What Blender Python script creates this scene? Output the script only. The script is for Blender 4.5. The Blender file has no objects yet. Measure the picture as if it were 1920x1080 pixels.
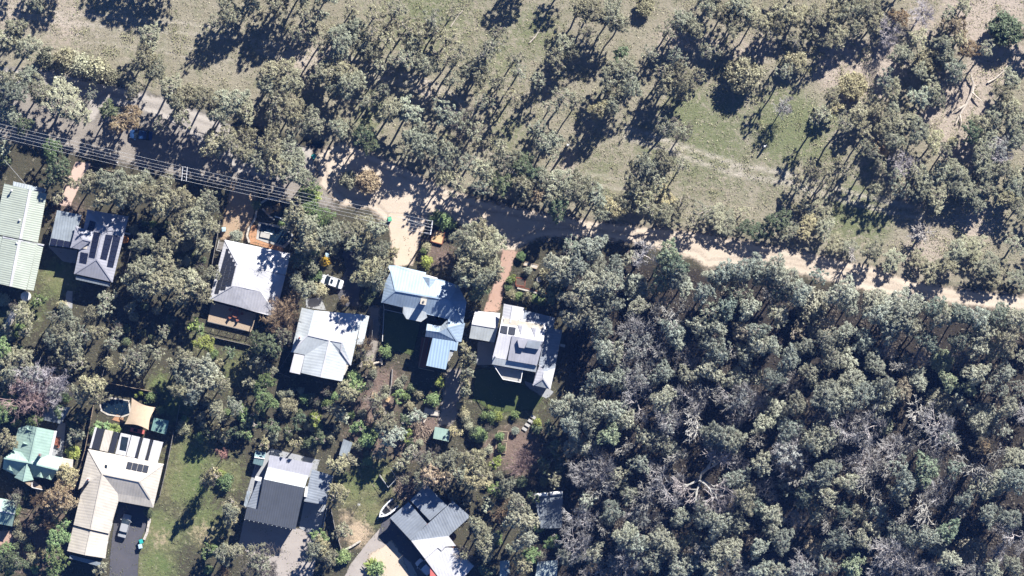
import bpy, bmesh, math, random
import numpy as np
from mathutils import Vector
random.seed(7); RNG = np.random.default_rng(7)
R = math.radians
SC = bpy.context.scene
COL = SC.collection

# ------------------------------------------------------------------ camera, sky, sun, exposure
CAM_H = 1500.0                      # survey aircraft height (m)
PXM = 0.1                           # metres per photo pixel on the ground
cam = bpy.data.cameras.new('survey_camera'); camo = bpy.data.objects.new('survey_camera', cam); COL.objects.link(camo)
camo.location = (0, 0, CAM_H); camo.rotation_euler = (0, 0, 0)
cam.sensor_width = 36.0; cam.lens = 36.0 * CAM_H / 192.0; cam.clip_start = 1.0; cam.clip_end = 5000.0
SC.camera = camo
SUN_AZ, SUN_EL = R(32), R(37)
world = bpy.data.worlds.new('World'); SC.world = world; world.use_nodes = True
wn = world.node_tree; wn.nodes.clear()
sky = wn.nodes.new('ShaderNodeTexSky'); sky.sky_type = 'NISHITA'; sky.sun_disc = False
sky.sun_elevation = SUN_EL; sky.sun_rotation = SUN_AZ; sky.air_density = 0.45; sky.dust_density = 0.0; sky.ozone_density = 10.0; sky.altitude = 0.0
bg = wn.nodes.new('ShaderNodeBackground'); bg.inputs['Strength'].default_value = 0.07
wo = wn.nodes.new('ShaderNodeOutputWorld')
wn.links.new(sky.outputs[0], bg.inputs[0]); wn.links.new(bg.outputs[0], wo.inputs[0])
sl = bpy.data.lights.new('sun', 'SUN'); sl.energy = 5.0; sl.angle = R(0.5); sl.color = (1.0, 0.965, 0.92)
so = bpy.data.objects.new('sun', sl); COL.objects.link(so); so.location = (60, 90, 120)
sd = Vector((math.cos(SUN_EL)*math.sin(SUN_AZ), math.cos(SUN_EL)*math.cos(SUN_AZ), math.sin(SUN_EL)))
so.rotation_euler = sd.to_track_quat('Z', 'Y').to_euler()
vs = SC.view_settings; vs.view_transform = 'Standard'; vs.look = 'None'; vs.gamma = 1.0; vs.use_curve_mapping = False
vs.exposure = 1.15
SC.cycles.max_bounces = 5; SC.cycles.diffuse_bounces = 2; SC.cycles.transparent_max_bounces = 6; SC.cycles.transmission_bounces = 2
SC.cycles.caustics_reflective = False; SC.cycles.caustics_refractive = False

# ------------------------------------------------------------------ helpers
def P(px, py, z=0.0):
    "photo pixel -> world point at height z"
    k = (CAM_H - z) / CAM_H
    return ((px - 960) * PXM * k, (540 - py) * PXM * k, z)

def tag(o, label, cat, group=None):
    o['label'] = label; o['category'] = cat
    if group: o['group'] = group
    return o

def mesh_data(name, V, F, mat=None, uv=None, smooth=False):
    me = bpy.data.meshes.new(name); me.from_pydata([tuple(v) for v in V], [], [tuple(f) for f in F])
    if mat: me.materials.append(mat)
    if uv is not None:
        l = me.uv_layers.new(name='UVMap')
        vi = np.empty(len(me.loops), dtype=np.int32); me.loops.foreach_get('vertex_index', vi)
        l.data.foreach_set('uv', np.asarray(uv, dtype=np.float32)[vi].ravel())
    if smooth: me.polygons.foreach_set('use_smooth', [True]*len(me.polygons))
    me.update(); return me

class Thing:
    "a top-level Empty at the thing's base with mesh parts given in world coordinates"
    def __init__(s, name, label, cat, loc, group=None):
        s.o = bpy.data.objects.new(name, None); COL.objects.link(s.o); s.loc = Vector(loc); s.o.location = s.loc
        s.o.empty_display_size = 0.3; tag(s.o, label, cat, group)
    def add(s, name, V, F, mat, parent=None, uv=None, smooth=False, label=None):
        me = mesh_data(name, [Vector(v) - s.loc for v in V], F, mat, uv, smooth)
        o = bpy.data.objects.new(name, me); COL.objects.link(o); o.parent = parent or s.o
        if label: o['label'] = label
        return o

def single(name, V, F, mat, label=None, cat=None, group=None, kind=None, uv=None, smooth=False):
    o = bpy.data.objects.new(name, mesh_data(name, V, F, mat, uv, smooth)); COL.objects.link(o)
    if label: tag(o, label, cat, group)
    if kind: o['kind'] = kind
    return o

BOXF = [(0,3,2,1),(4,5,6,7),(0,1,5,4),(1,2,6,5),(2,3,7,6),(3,0,4,7)]
def box(c, h, rz=0.0, taper=1.0):
    cx, cy, cz = c; hx, hy, hz = h; ca, sa = math.cos(rz), math.sin(rz); V = []
    for z, t in ((-hz, 1.0), (hz, taper)):
        for x, y in ((-hx,-hy),(hx,-hy),(hx,hy),(-hx,hy)):
            V.append((cx + (x*ca - y*sa)*t, cy + (x*sa + y*ca)*t, cz + z))
    return V, BOXF
def join(*parts):
    V, F = [], []
    for v, f in parts:
        n = len(V); V += list(v); F += [tuple(i+n for i in q) for q in f]
    return V, F
def prism(poly, z0, z1):
    "vertical prism from a list of (x, y)"
    a = sum(poly[i][0]*poly[(i+1) % len(poly)][1] - poly[(i+1) % len(poly)][0]*poly[i][1] for i in range(len(poly)))
    if a < 0: poly = poly[::-1]
    n = len(poly); V = [(x, y, z0) for x, y in poly] + [(x, y, z1) for x, y in poly]
    F = [tuple(range(n-1, -1, -1)), tuple(range(n, 2*n))] + [(i, (i+1) % n, n+(i+1) % n, n+i) for i in range(n)]
    return V, F
def beam(a, b, w, h):
    "rectangular beam from a to b (top-aligned width w, height h)"
    a, b = Vector(a), Vector(b); d = (b - a)
    s = Vector((-d.y, d.x, 0)); s = s.normalized() * (w/2) if s.length > 1e-6 else Vector((w/2, 0, 0))
    u = Vector((0, 0, h/2)) if d.xy.length > 1e-6 else Vector((0, h/2, 0))
    V = [a-s-u, b-s-u, b+s-u, a+s-u, a-s+u, b-s+u, b+s+u, a+s+u]
    return [tuple(v) for v in V], BOXF
def tube(pts, rad, n=6, cap=True):
    pts = [Vector(p) for p in pts]; V, F = [], []
    if not hasattr(rad, '__len__'): rad = [rad]*len(pts)
    for i, p in enumerate(pts):
        d = (pts[min(i+1, len(pts)-1)] - pts[max(i-1, 0)]).normalized()
        ref = Vector((0,0,1)) if abs(d.z) < .9 else Vector((1,0,0))
        x = d.cross(ref).normalized(); y = d.cross(x)
        for k in range(n):
            a = 2*math.pi*k/n; V.append(tuple(p + (x*math.cos(a) + y*math.sin(a))*rad[i]))
        if i:
            b0, b1 = (i-1)*n, i*n
            F += [(b0+k, b0+(k+1) % n, b1+(k+1) % n, b1+k) for k in range(n)]
    if cap: F += [tuple(range(n-1, -1, -1)), tuple(range(len(V)-n, len(V)))]
    return V, F
def lathe(c, prof, n=16):
    V, F = [], []
    for r, z in prof:
        for k in range(n):
            a = 2*math.pi*k/n; V.append((c[0]+r*math.cos(a), c[1]+r*math.sin(a), c[2]+z))
    for i in range(len(prof)-1):
        F += [(i*n+k, i*n+(k+1) % n, (i+1)*n+(k+1) % n, (i+1)*n+k) for k in range(n)]
    F += [tuple(range(n-1, -1, -1)), tuple(range(len(V)-n, len(V)))]
    return V, F

# ------------------------------------------------------------------ materials
def nt(name):
    m = bpy.data.materials.new(name); m.use_nodes = True; t = m.node_tree; t.nodes.clear(); return m, t
class NB:
    "tiny node builder"
    def __init__(s, t): s.t = t
    def n(s, typ, **kw):
        x = s.t.nodes.new(typ)
        for k, v in kw.items():
            if k.startswith('_'): setattr(x, k[1:], v)
            else:
                i = int(k[1:]) if k[0] == 'i' and k[1:].isdigit() else k
                if hasattr(v, 'is_linked') or isinstance(v, bpy.types.NodeSocket): s.t.links.new(v, x.inputs[i])
                else: x.inputs[i].default_value = v
        return x
    def math(s, op, a, b=0.0, clamp=False):
        x = s.n('ShaderNodeMath', i0=a, i1=b, _operation=op); x.use_clamp = clamp; return x.outputs[0]
    def mix(s, f, a, b, blend='MIX'):
        x = s.t.nodes.new('ShaderNodeMix'); x.data_type = 'RGBA'; x.blend_type = blend
        for i, v in ((0, f), (6, a), (7, b)):
            if isinstance(v, bpy.types.NodeSocket): s.t.links.new(v, x.inputs[i])
            else: x.inputs[i].default_value = v if i == 0 else tuple(v)[:3] + (1,)
        return x.outputs[2]
    def noise(s, vec, scale, detail=4.0, rough=0.6):
        return s.n('ShaderNodeTexNoise', Vector=vec, Scale=scale, Detail=detail, Roughness=rough).outputs[0]
    def ramp(s, fac, a, b):
        x = s.n('ShaderNodeMapRange', i0=fac, i1=a, i2=b); x.clamp = True; return x.outputs[0]
def c4(c): return (c[0], c[1], c[2], 1.0)

def mat_plain(name, col, var=0.15, scale=2.0, rough=0.7, bump=0.0, metal=0.0, bscale=None, spec=0.3):
    m, t = nt(name); b = NB(t)
    pos = b.n('ShaderNodeNewGeometry').outputs['Position']
    f = b.noise(pos, scale, 5.0, .65)
    f = b.ramp(f, .3, .7)
    c = b.mix(f, [x*(1-var) for x in col], [min(1, x*(1+var)) for x in col])
    bs = b.n('ShaderNodeBsdfPrincipled', **{'Base Color': c, 'Roughness': rough, 'Metallic': metal, 'Specular IOR Level': spec})
    if bump > 0:
        bn = b.n('ShaderNodeBump', Strength=1.0, Distance=bump, Height=b.noise(pos, bscale or scale*4, 3.0)); t.links.new(bn.outputs[0], bs.inputs['Normal'])
    t.links.new(bs.outputs[0], b.n('ShaderNodeOutputMaterial').inputs[0]); return m

def mat_roof(name, col, rib=0.03, period=0.45, stain=0.12, rough=0.5, dark=0.16, spec=0.35):
    "painted ribbed steel sheet: ribs run down the slope (UV x is across the fall)"
    m, t = nt(name); b = NB(t)
    uv = b.n('ShaderNodeUVMap').outputs[0]; u = b.n('ShaderNodeSeparateXYZ', i0=uv).outputs[0]
    pos = b.n('ShaderNodeNewGeometry').outputs['Position']
    w = b.math('SINE', b.math('MULTIPLY', u, 2*math.pi/period))
    w = b.math('MULTIPLY', b.math('ADD', w, 1.0), 0.5); ws = b.math('POWER', w, 3.0)
    sheet = b.n('ShaderNodeTexWhiteNoise', _noise_dimensions='1D', W=b.math('FLOOR', b.math('DIVIDE', u, 0.8))).outputs[0]
    f1 = b.ramp(b.noise(pos, .5, 5.0, .65), .35, .7); f2 = b.ramp(b.noise(pos, 6.0, 4.0, .7), .3, .75)
    c = b.mix(f1, [x*(1-stain) for x in col], [min(1, x*(1+stain*.6)) for x in col])
    c = b.mix(b.math('MULTIPLY', f2, stain), c, [x*.5 for x in col])
    c = b.mix(b.math('MULTIPLY', b.ramp(b.noise(b.n('ShaderNodeMapping', Vector=uv, Scale=(2.2, .25, 1.0)).outputs[0], 1.0, 4.0, .7), .5, .8), stain*1.6), c, [x*.6 for x in col])
    c = b.mix(b.math('MULTIPLY', sheet, stain*.7), c, [x*.72 for x in col])
    c = b.mix(b.math('MULTIPLY', ws, dark), c, [x*.35 for x in col])
    bs = b.n('ShaderNodeBsdfPrincipled', **{'Base Color': c, 'Roughness': rough, 'Specular IOR Level': spec})
    bn = b.n('ShaderNodeBump', Strength=1.0, Distance=rib, Height=w); t.links.new(bn.outputs[0], bs.inputs['Normal'])
    t.links.new(bs.outputs[0], b.n('ShaderNodeOutputMaterial').inputs[0]); return m

def mat_sheet(name, c1, c2, c3, soft=0.8, namp=1.6, bump=0.05, fine=3.0, rough=0.95, streak=None, ruts=False):
    "ground sheet whose ragged border fades over the 'edge' distance stored on its vertices"
    m, t = nt(name); b = NB(t)
    pos = b.n('ShaderNodeNewGeometry').outputs['Position']
    vec = pos
    if streak is not None:
        mp = b.n('ShaderNodeMapping', Vector=pos, Rotation=(0, 0, streak), Scale=(.12, 1.0, 1.0)); vec = mp.outputs[0]
    f1 = b.ramp(b.noise(vec, .35, 6.0, .65), .32, .68); f2 = b.ramp(b.noise(pos, fine, 5.0, .75), .3, .72)
    c = b.mix(f1, c1, c2); c = b.mix(b.math('MULTIPLY', f2, .55), c, c3)
    bs = b.n('ShaderNodeBsdfPrincipled', **{'Base Color': c, 'Roughness': rough, 'Specular IOR Level': 0.1})
    bn = b.n('ShaderNodeBump', Strength=1.0, Distance=bump, Height=b.noise(pos, 5.0, 4.0, .7)); t.links.new(bn.outputs[0], bs.inputs['Normal'])
    e = b.n('ShaderNodeAttribute', _attribute_name='edge').outputs['Fac']
    if ruts:                                            # wheel paths at a steady distance from the verge, loose gravel between
        wob = b.math('ADD', e, b.math('MULTIPLY', b.math('SUBTRACT', b.noise(pos, .3, 3.0), .5), .9))
        band = lambda c0, w0: b.math('POWER', 2.718, b.math('MULTIPLY', -1.0, b.math('POWER', b.math('DIVIDE', b.math('ABSOLUTE', b.math('SUBTRACT', wob, c0)), w0), 2.0)))
        c = b.mix(b.math('MULTIPLY', b.math('MULTIPLY', band(1.3, .4), f1), .4), c, [min(1, q*1.1) for q in c2]); c = b.mix(b.math('MULTIPLY', b.math('MULTIPLY', band(2.1, .35), f2), .8), c, [q*.62 for q in c3]); c = b.mix(b.math('MULTIPLY', band(.35, .35), .6), c, [q*.7 for q in c3])
        t.links.new(c, bs.inputs['Base Color'])
    nz = b.math('MULTIPLY', b.math('SUBTRACT', b.noise(pos, 1.1, 5.0, .7), .5), namp*2)
    a = b.ramp(b.math('ADD', e, nz), 0.0, soft)
    ms = b.n('ShaderNodeMixShader', i0=a, i1=b.n('ShaderNodeBsdfTransparent').outputs[0], i2=bs.outputs[0])
    t.links.new(ms.outputs[0], b.n('ShaderNodeOutputMaterial').inputs[0]); return m

def mat_leaf(name, trans=0.15, rough=0.55):
    "leaf colour comes from each tree's own object colour; every leaf varies a little"
    m, t = nt(name); b = NB(t)
    oc = b.n('ShaderNodeObjectInfo').outputs['Color']
    v = b.n('ShaderNodeAttribute', _attribute_name='leaf_tone').outputs['Fac']
    k = b.n('ShaderNodeMapRange', i0=v, i1=0.0, i2=1.0, i3=0.7, i4=1.95).outputs[0]
    c = b.mix(1.0, oc, b.n('ShaderNodeCombineXYZ', i0=k, i1=k, i2=k).outputs[0], 'MULTIPLY')
    hs = b.n('ShaderNodeHueSaturation', Hue=b.n('ShaderNodeMapRange', i0=v, i1=0.0, i2=1.0, i3=0.485, i4=0.515).outputs[0], Saturation=1.0, Value=1.0, Color=c)
    bs = b.n('ShaderNodeBsdfPrincipled', **{'Base Color': hs.outputs[0], 'Roughness': rough, 'Specular IOR Level': 0.35})
    tr = b.n('ShaderNodeBsdfTranslucent', Color=hs.outputs[0])
    ms = b.n('ShaderNodeMixShader', i0=trans, i1=bs.outputs[0], i2=tr.outputs[0])
    t.links.new(ms.outputs[0], b.n('ShaderNodeOutputMaterial').inputs[0]); return m

def mat_bark(name):
    m, t = nt(name); b = NB(t)
    oc = b.n('ShaderNodeObjectInfo').outputs['Color']
    pos = b.n('ShaderNodeNewGeometry').outputs['Position']
    f = b.ramp(b.noise(pos, 1.7, 5.0, .7), .3, .7); dk = b.mix(1.0, oc, (.5, .48, .46), 'MULTIPLY')
    bs = b.n('ShaderNodeBsdfPrincipled', **{'Base Color': b.mix(f, dk, oc), 'Roughness': .9, 'Specular IOR Level': .1})
    t.links.new(bs.outputs[0], b.n('ShaderNodeOutputMaterial').inputs[0]); return m

def mat_solar(name, col=(.012, .014, .03)):
    m, t = nt(name); b = NB(t)
    uv = b.n('ShaderNodeUVMap').outputs[0]; s = b.n('ShaderNodeSeparateXYZ', i0=uv)
    def line(x, n):
        fr = b.math('FRACT', b.math('MULTIPLY', x, n)); return b.math('LESS_THAN', fr, 0.08)
    g = b.math('MAXIMUM', line(s.outputs[0], 6.0), line(s.outputs[1], 10.0))
    c = b.mix(b.math('MULTIPLY', g, .5), col, (.09, .1, .14))
    bs = b.n('ShaderNodeBsdfPrincipled', **{'Base Color': c, 'Roughness': .18, 'Specular IOR Level': .5})
    t.links.new(bs.outputs[0], b.n('ShaderNodeOutputMaterial').inputs[0]); return m

def mat_water(name, col):
    m, t = nt(name); b = NB(t)
    pos = b.n('ShaderNodeNewGeometry').outputs['Position']
    bs = b.n('ShaderNodeBsdfPrincipled', **{'Base Color': c4(col), 'Roughness': .06, 'Specular IOR Level': .5})
    bn = b.n('ShaderNodeBump', Strength=.4, Distance=.03, Height=b.noise(pos, 4.0, 2.0)); t.links.new(bn.outputs[0], bs.inputs['Normal'])
    t.links.new(bs.outputs[0], b.n('ShaderNodeOutputMaterial').inputs[0]); return m

M = {}
M['leaf'] = mat_leaf('leaf'); M['bark'] = mat_bark('bark')
M['roof_palegreen'] = mat_roof('roof_palegreen', (.42,.46,.385), .03, .42, .12, dark=.20)
M['roof_zinc'] = mat_roof('roof_zinc', (.36,.36,.40), .012, .55, .16, dark=.05)
M['roof_white'] = mat_roof('roof_white', (.60,.595,.61), .012, .55, .16, dark=.05)
M['roof_pale'] = mat_roof('roof_pale', (.52,.555,.565), .012, .55, .16, dark=.05)
M['roof_blue'] = mat_roof('roof_blue', (.32,.405,.50), .014, .55, .16, dark=.08)
M['roof_blueribs'] = mat_roof('roof_blueribs', (.34,.46,.58), .04, .55, .06, dark=.3)
M['roof_cream'] = mat_roof('roof_cream', (.58,.53,.455), .012, .55, .16, dark=.05)
M['roof_mint'] = mat_roof('roof_mint', (.34,.47,.40), .012, .55, .16, dark=.05)
M['roof_char'] = mat_roof('roof_char', (.085,.095,.115), .02, .45, .14, dark=.2)
M['roof_lilac'] = mat_roof('roof_lilac', (.60,.59,.615), .012, .55, .16, dark=.05)
M['roof_grey'] = mat_roof('roof_grey', (.27,.30,.34), .02, .5, .22)
M['roof_old'] = mat_roof('roof_old', (.24,.27,.30), .03, .5, .3)
M['roof_slate'] = mat_roof('roof_slate', (.30,.34,.37), .025, .5, .25)
M['fibre'] = mat_roof('fibre', (.52,.60,.58), .03, .4, .35)
M['trim'] = mat_plain('trim', (.62,.62,.60), .1, 3)
M['trim_dark'] = mat_plain('trim_dark', (.10,.11,.12), .1, 3)
M['wall_cream'] = mat_plain('wall_cream', (.50,.45,.37), .12, 2)
M['wall_brick'] = mat_plain('wall_brick', (.28,.12,.08), .25, 9)
M['wall_grey'] = mat_plain('wall_grey', (.30,.31,.31), .12, 2)
M['glass'] = mat_plain('glass', (.02,.03,.04), .2, 1, rough=.08, spec=.5)
M['solar'] = mat_solar('solar'); M['solar_frame'] = mat_plain('solar_frame', (.05,.055,.075), .1, 3, rough=.4)
M['solar_grey'] = mat_solar('solar_grey', (.028, .03, .036))
M['white'] = mat_plain('white', (.74,.74,.72), .08, 3)
M['timber'] = mat_plain('timber', (.36,.28,.20), .25, 5, bump=.01)
M['timber_grey'] = mat_plain('timber_grey', (.26,.24,.22), .25, 5, bump=.01)
M['timber_red'] = mat_plain('timber_red', (.24,.09,.055), .3, 4, bump=.01)
M['concrete'] = mat_plain('concrete', (.40,.38,.35), .16, 1.3, bump=.01)
M['terrace'] = mat_plain('terrace', (.42,.36,.34), .12, 1.0, bump=.01)
M['stone'] = mat_plain('stone', (.48,.44,.38), .25, 3, bump=.04)
M['steel'] = mat_plain('steel', (.55,.55,.55), .1, 3, rough=.45)
M['wire'] = mat_plain('wire', (.5,.5,.49), .05, 3, rough=.5)
M['rubber'] = mat_plain('rubber', (.02,.02,.02), .2, 3)
M['soil'] = mat_plain('soil', (.10,.075,.055), .35, 5, bump=.05)
M['sand'] = mat_plain('sand', (.55,.38,.20), .12, 3, bump=.03)
M['log'] = mat_plain('log', (.50,.44,.37), .3, 3, bump=.02)
M['water'] = mat_water('water', (.008,.018,.032))
M['sail'] = mat_plain('sail', (.58,.45,.31), .08, 2, rough=.85)
M['paint_white'] = mat_plain('paint_white', (.70,.71,.73), .03, 1, rough=.25, spec=.5)
M['paint_silver'] = mat_plain('paint_silver', (.34,.35,.36), .03, 1, rough=.3, spec=.5)
M['paint_blue'] = mat_plain('paint_blue', (.02,.055,.15), .05, 1, rough=.25, spec=.5)  # blue darkened so the paint carries the tree shade over the car
M['lamp_lens'] = mat_plain('lamp_lens', (.6,.6,.62), .05, 1, rough=.15, spec=.5)
M['bin_teal'] = mat_plain('bin_teal', (.03,.36,.32), .08, 3, rough=.5)
M['bin_green'] = mat_plain('bin_green', (.10,.42,.24), .08, 3, rough=.5)
M['bin_pale'] = mat_plain('bin_pale', (.45,.60,.68), .08, 3, rough=.5)
M['bin_body'] = mat_plain('bin_body', (.03,.06,.045), .15, 3, rough=.55)
M['orange'] = mat_plain('orange', (.62,.24,.05), .15, 3)
M['red'] = mat_plain('red', (.50,.13,.11), .12, 2)
M['shed_teal'] = mat_roof('shed_teal', (.22,.34,.35), .02, .4, .2)
M['shed_green'] = mat_roof('shed_green', (.20,.34,.30), .02, .4, .2)
M['paver'] = mat_plain('paver', (.40,.22,.12), .25, 4, bump=.01)
M['paver_red'] = mat_plain('paver_red', (.46,.24,.18), .18, 3, bump=.01)

# ------------------------------------------------------------------ ground
def poly_sdf(X, Y, poly):
    "signed distance (inside positive), numpy"
    p = np.array(poly, float); d2 = np.full(X.shape, 1e12); ins = np.zeros(X.shape, bool)
    for i in range(len(p)):
        a, c = p[i], p[(i+1) % len(p)]; e = c - a; l2 = max((e**2).sum(), 1e-9)
        t = np.clip(((X-a[0])*e[0] + (Y-a[1])*e[1])/l2, 0, 1)
        d2 = np.minimum(d2, (X-a[0]-t*e[0])**2 + (Y-a[1]-t*e[1])**2)
        cr = (a[1] > Y) != (c[1] > Y)
        with np.errstate(divide='ignore', invalid='ignore'):
            ins ^= cr & (X < (c[0]-a[0])*(Y-a[1])/(c[1]-a[1]) + a[0])
    d = np.sqrt(d2); return np.where(ins, d, -d)
def W(poly): return [P(x, y)[:2] for x, y in poly]
def grid_mesh(name, xs, ys, z, attrs, mat, keep=None):
    nx, ny = len(xs), len(ys); X, Y = np.meshgrid(xs, ys)
    co = np.stack([X.ravel(), Y.ravel(), np.full(nx*ny, z) if np.isscalar(z) else z.ravel()], 1).astype(np.float32)
    i = np.arange((nx-1)*(ny-1)); r, c = i//(nx-1), i % (nx-1); a = r*nx + c
    Q = np.stack([a, a+1, a+nx+1, a+nx], 1)
    if keep is not None: Q = Q[keep.ravel()[Q].any(1)]
    used = np.unique(Q); remap = np.full(nx*ny, -1); remap[used] = np.arange(len(used)); Q = remap[Q]; co = co[used]
    me = bpy.data.meshes.new(name); me.vertices.add(len(co)); me.vertices.foreach_set('co', co.ravel())
    me.loops.add(Q.size); me.loops.foreach_set('vertex_index', Q.ravel().astype(np.int32))
    me.polygons.add(len(Q)); me.polygons.foreach_set('loop_start', np.arange(0, Q.size, 4, dtype=np.int32))
    for k, v in attrs.items():
        at = me.attributes.new(k, 'FLOAT', 'POINT'); at.data.foreach_set('value', v.ravel()[used].astype(np.float32))
    me.materials.append(mat); me.update(); me.validate()
    o = bpy.data.objects.new(name, me); COL.objects.link(o); o['kind'] = 'structure'; return o

LAYER = [0.006]
def sheet(name, poly, mat, soft=1.0, cell=0.45, z=None):
    w = np.array(W(poly)); lo, hi = w.min(0)-1.6, w.max(0)+1.6
    xs = np.arange(lo[0], hi[0]+cell, cell); ys = np.arange(lo[1], hi[1]+cell, cell)
    X, Y = np.meshgrid(xs, ys); e = poly_sdf(X, Y, w)
    LAYER[0] += 0.004
    return grid_mesh(name, xs, ys, z or LAYER[0], {'edge': e}, mat, keep=e > -1.4)

def axis(a, b, s, far):
    core = list(np.arange(a, b+s, s)); out = [s*1.5]
    while sum(out) < far: out.append(out[-1]*1.5)
    o = np.cumsum(out); return np.array(list(a - o[::-1]) + core + list(core[-1] + o))
gx, gy = axis(-104, 104, .65, 600), axis(-62, 70, .65, 600)
GX, GY = np.meshgrid(gx, gy)
def blob(lst):
    a = np.zeros(GX.shape)
    for px, py, r, w in lst:
        x, y = P(px, py)[:2]; a = np.maximum(a, w*np.exp(-((GX-x)**2 + (GY-y)**2)/(r*PXM)**2))
    return a
def soft_in(poly, s): return np.clip(poly_sdf(GX, GY, W(poly))/s + .5, 0, 1)
MEADOW = [(-3000,-3000),(5000,-3000),(5000,545),(1700,535),(1400,450),(1100,412),(830,345),(600,265),(400,215),(200,150),(-3000,110)]
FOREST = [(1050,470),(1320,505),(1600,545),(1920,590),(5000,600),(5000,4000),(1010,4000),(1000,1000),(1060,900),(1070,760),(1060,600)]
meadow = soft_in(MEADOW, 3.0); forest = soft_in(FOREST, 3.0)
green = blob([(1330,260,110,.7),(1480,240,80,1),(1520,280,60,.6),(1600,395,60,1),(1290,215,60,.8),(1120,330,60,.5),(800,20,120,.6),(930,110,70,.5),(1000,60,60,.6),(700,200,40,.6),(690,225,30,.7),
              (270,120,40,.4),(1230,290,50,.6),(1450,330,60,.4),(960,250,50,.5),(1640,420,40,.8),(1560,220,40,.6),(1640,300,40,.4)])
bare = blob([(1590,130,60,1),(1660,120,40,.9),(1640,160,40,.8),(1830,20,70,1),(1880,15,50,1),(1800,190,60,1),(1760,220,40,1),(1770,250,30,.8),(1850,130,40,1),(1890,110,40,.9),(1800,280,40,.9),(1730,45,40,.6),(1270,70,40,.6),
             (1400,100,40,.5),(20,20,50,.5),(120,40,60,.5),(560,105,40,.8),(610,112,30,.8),(800,168,20,.9),(1740,470,60,.6),(1830,420,40,.8),(1340,75,30,.4),(1430,90,30,.6),(1060,310,30,.5)])
tr = np.zeros(GX.shape)
for pl, w in (([(1180,250),(1270,280),(1380,318),(1480,335),(1600,372),(1720,400)], .75), ([(480,85),(560,104),(640,115),(760,150),(830,175),(880,215)], .6), ([(0,12),(120,35),(260,45),(420,60)], .5), ([(900,290),(1000,325),(1100,335),(1200,350)], .5), ([(150,70),(300,85),(460,130)], .35)):
    p = [P(*q)[:2] for q in pl]
    for a, c in zip(p[:-1], p[1:]):
        e = np.subtract(c, a); t = np.clip(((GX-a[0])*e[0] + (GY-a[1])*e[1])/(e@e), 0, 1)
        d = np.hypot(GX-a[0]-t*e[0], GY-a[1]-t*e[1]); tr = np.maximum(tr, w*(np.exp(-((d-.9)/.55)**2)))
lawn = blob([(350,900,70,1),(300,1000,55,1),(290,1060,50,1),(330,760,45,.9),(420,890,50,.8),(380,980,60,.8),(700,900,55,.9),(660,920,40,.9),(740,930,40,.7),(110,520,50,.9),(960,730,70,.8),(300,720,30,.8),(20,600,40,.6),(370,640,40,.6),(340,480,40,.6),(440,690,60,.6),(360,860,60,.9),(60,580,60,.5),(690,960,35,1.0)])
mulch = blob([(720,730,50,1),(700,770,50,.9),(970,840,50,1),(980,860,40,1),(810,790,30,1),(800,470,30,.8),(830,480,30,.8),(60,1020,70,.9),(90,980,40,.9),(130,400,40,.7),(760,920,30,.8),(690,825,50,.9),(640,1000,30,.5),(930,840,30,.9),(760,830,40,.9)])
ytan = blob([(672,1000,28,1),(300,1010,25,.5),(380,1000,30,.5),(650,970,20,.6)])
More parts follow.
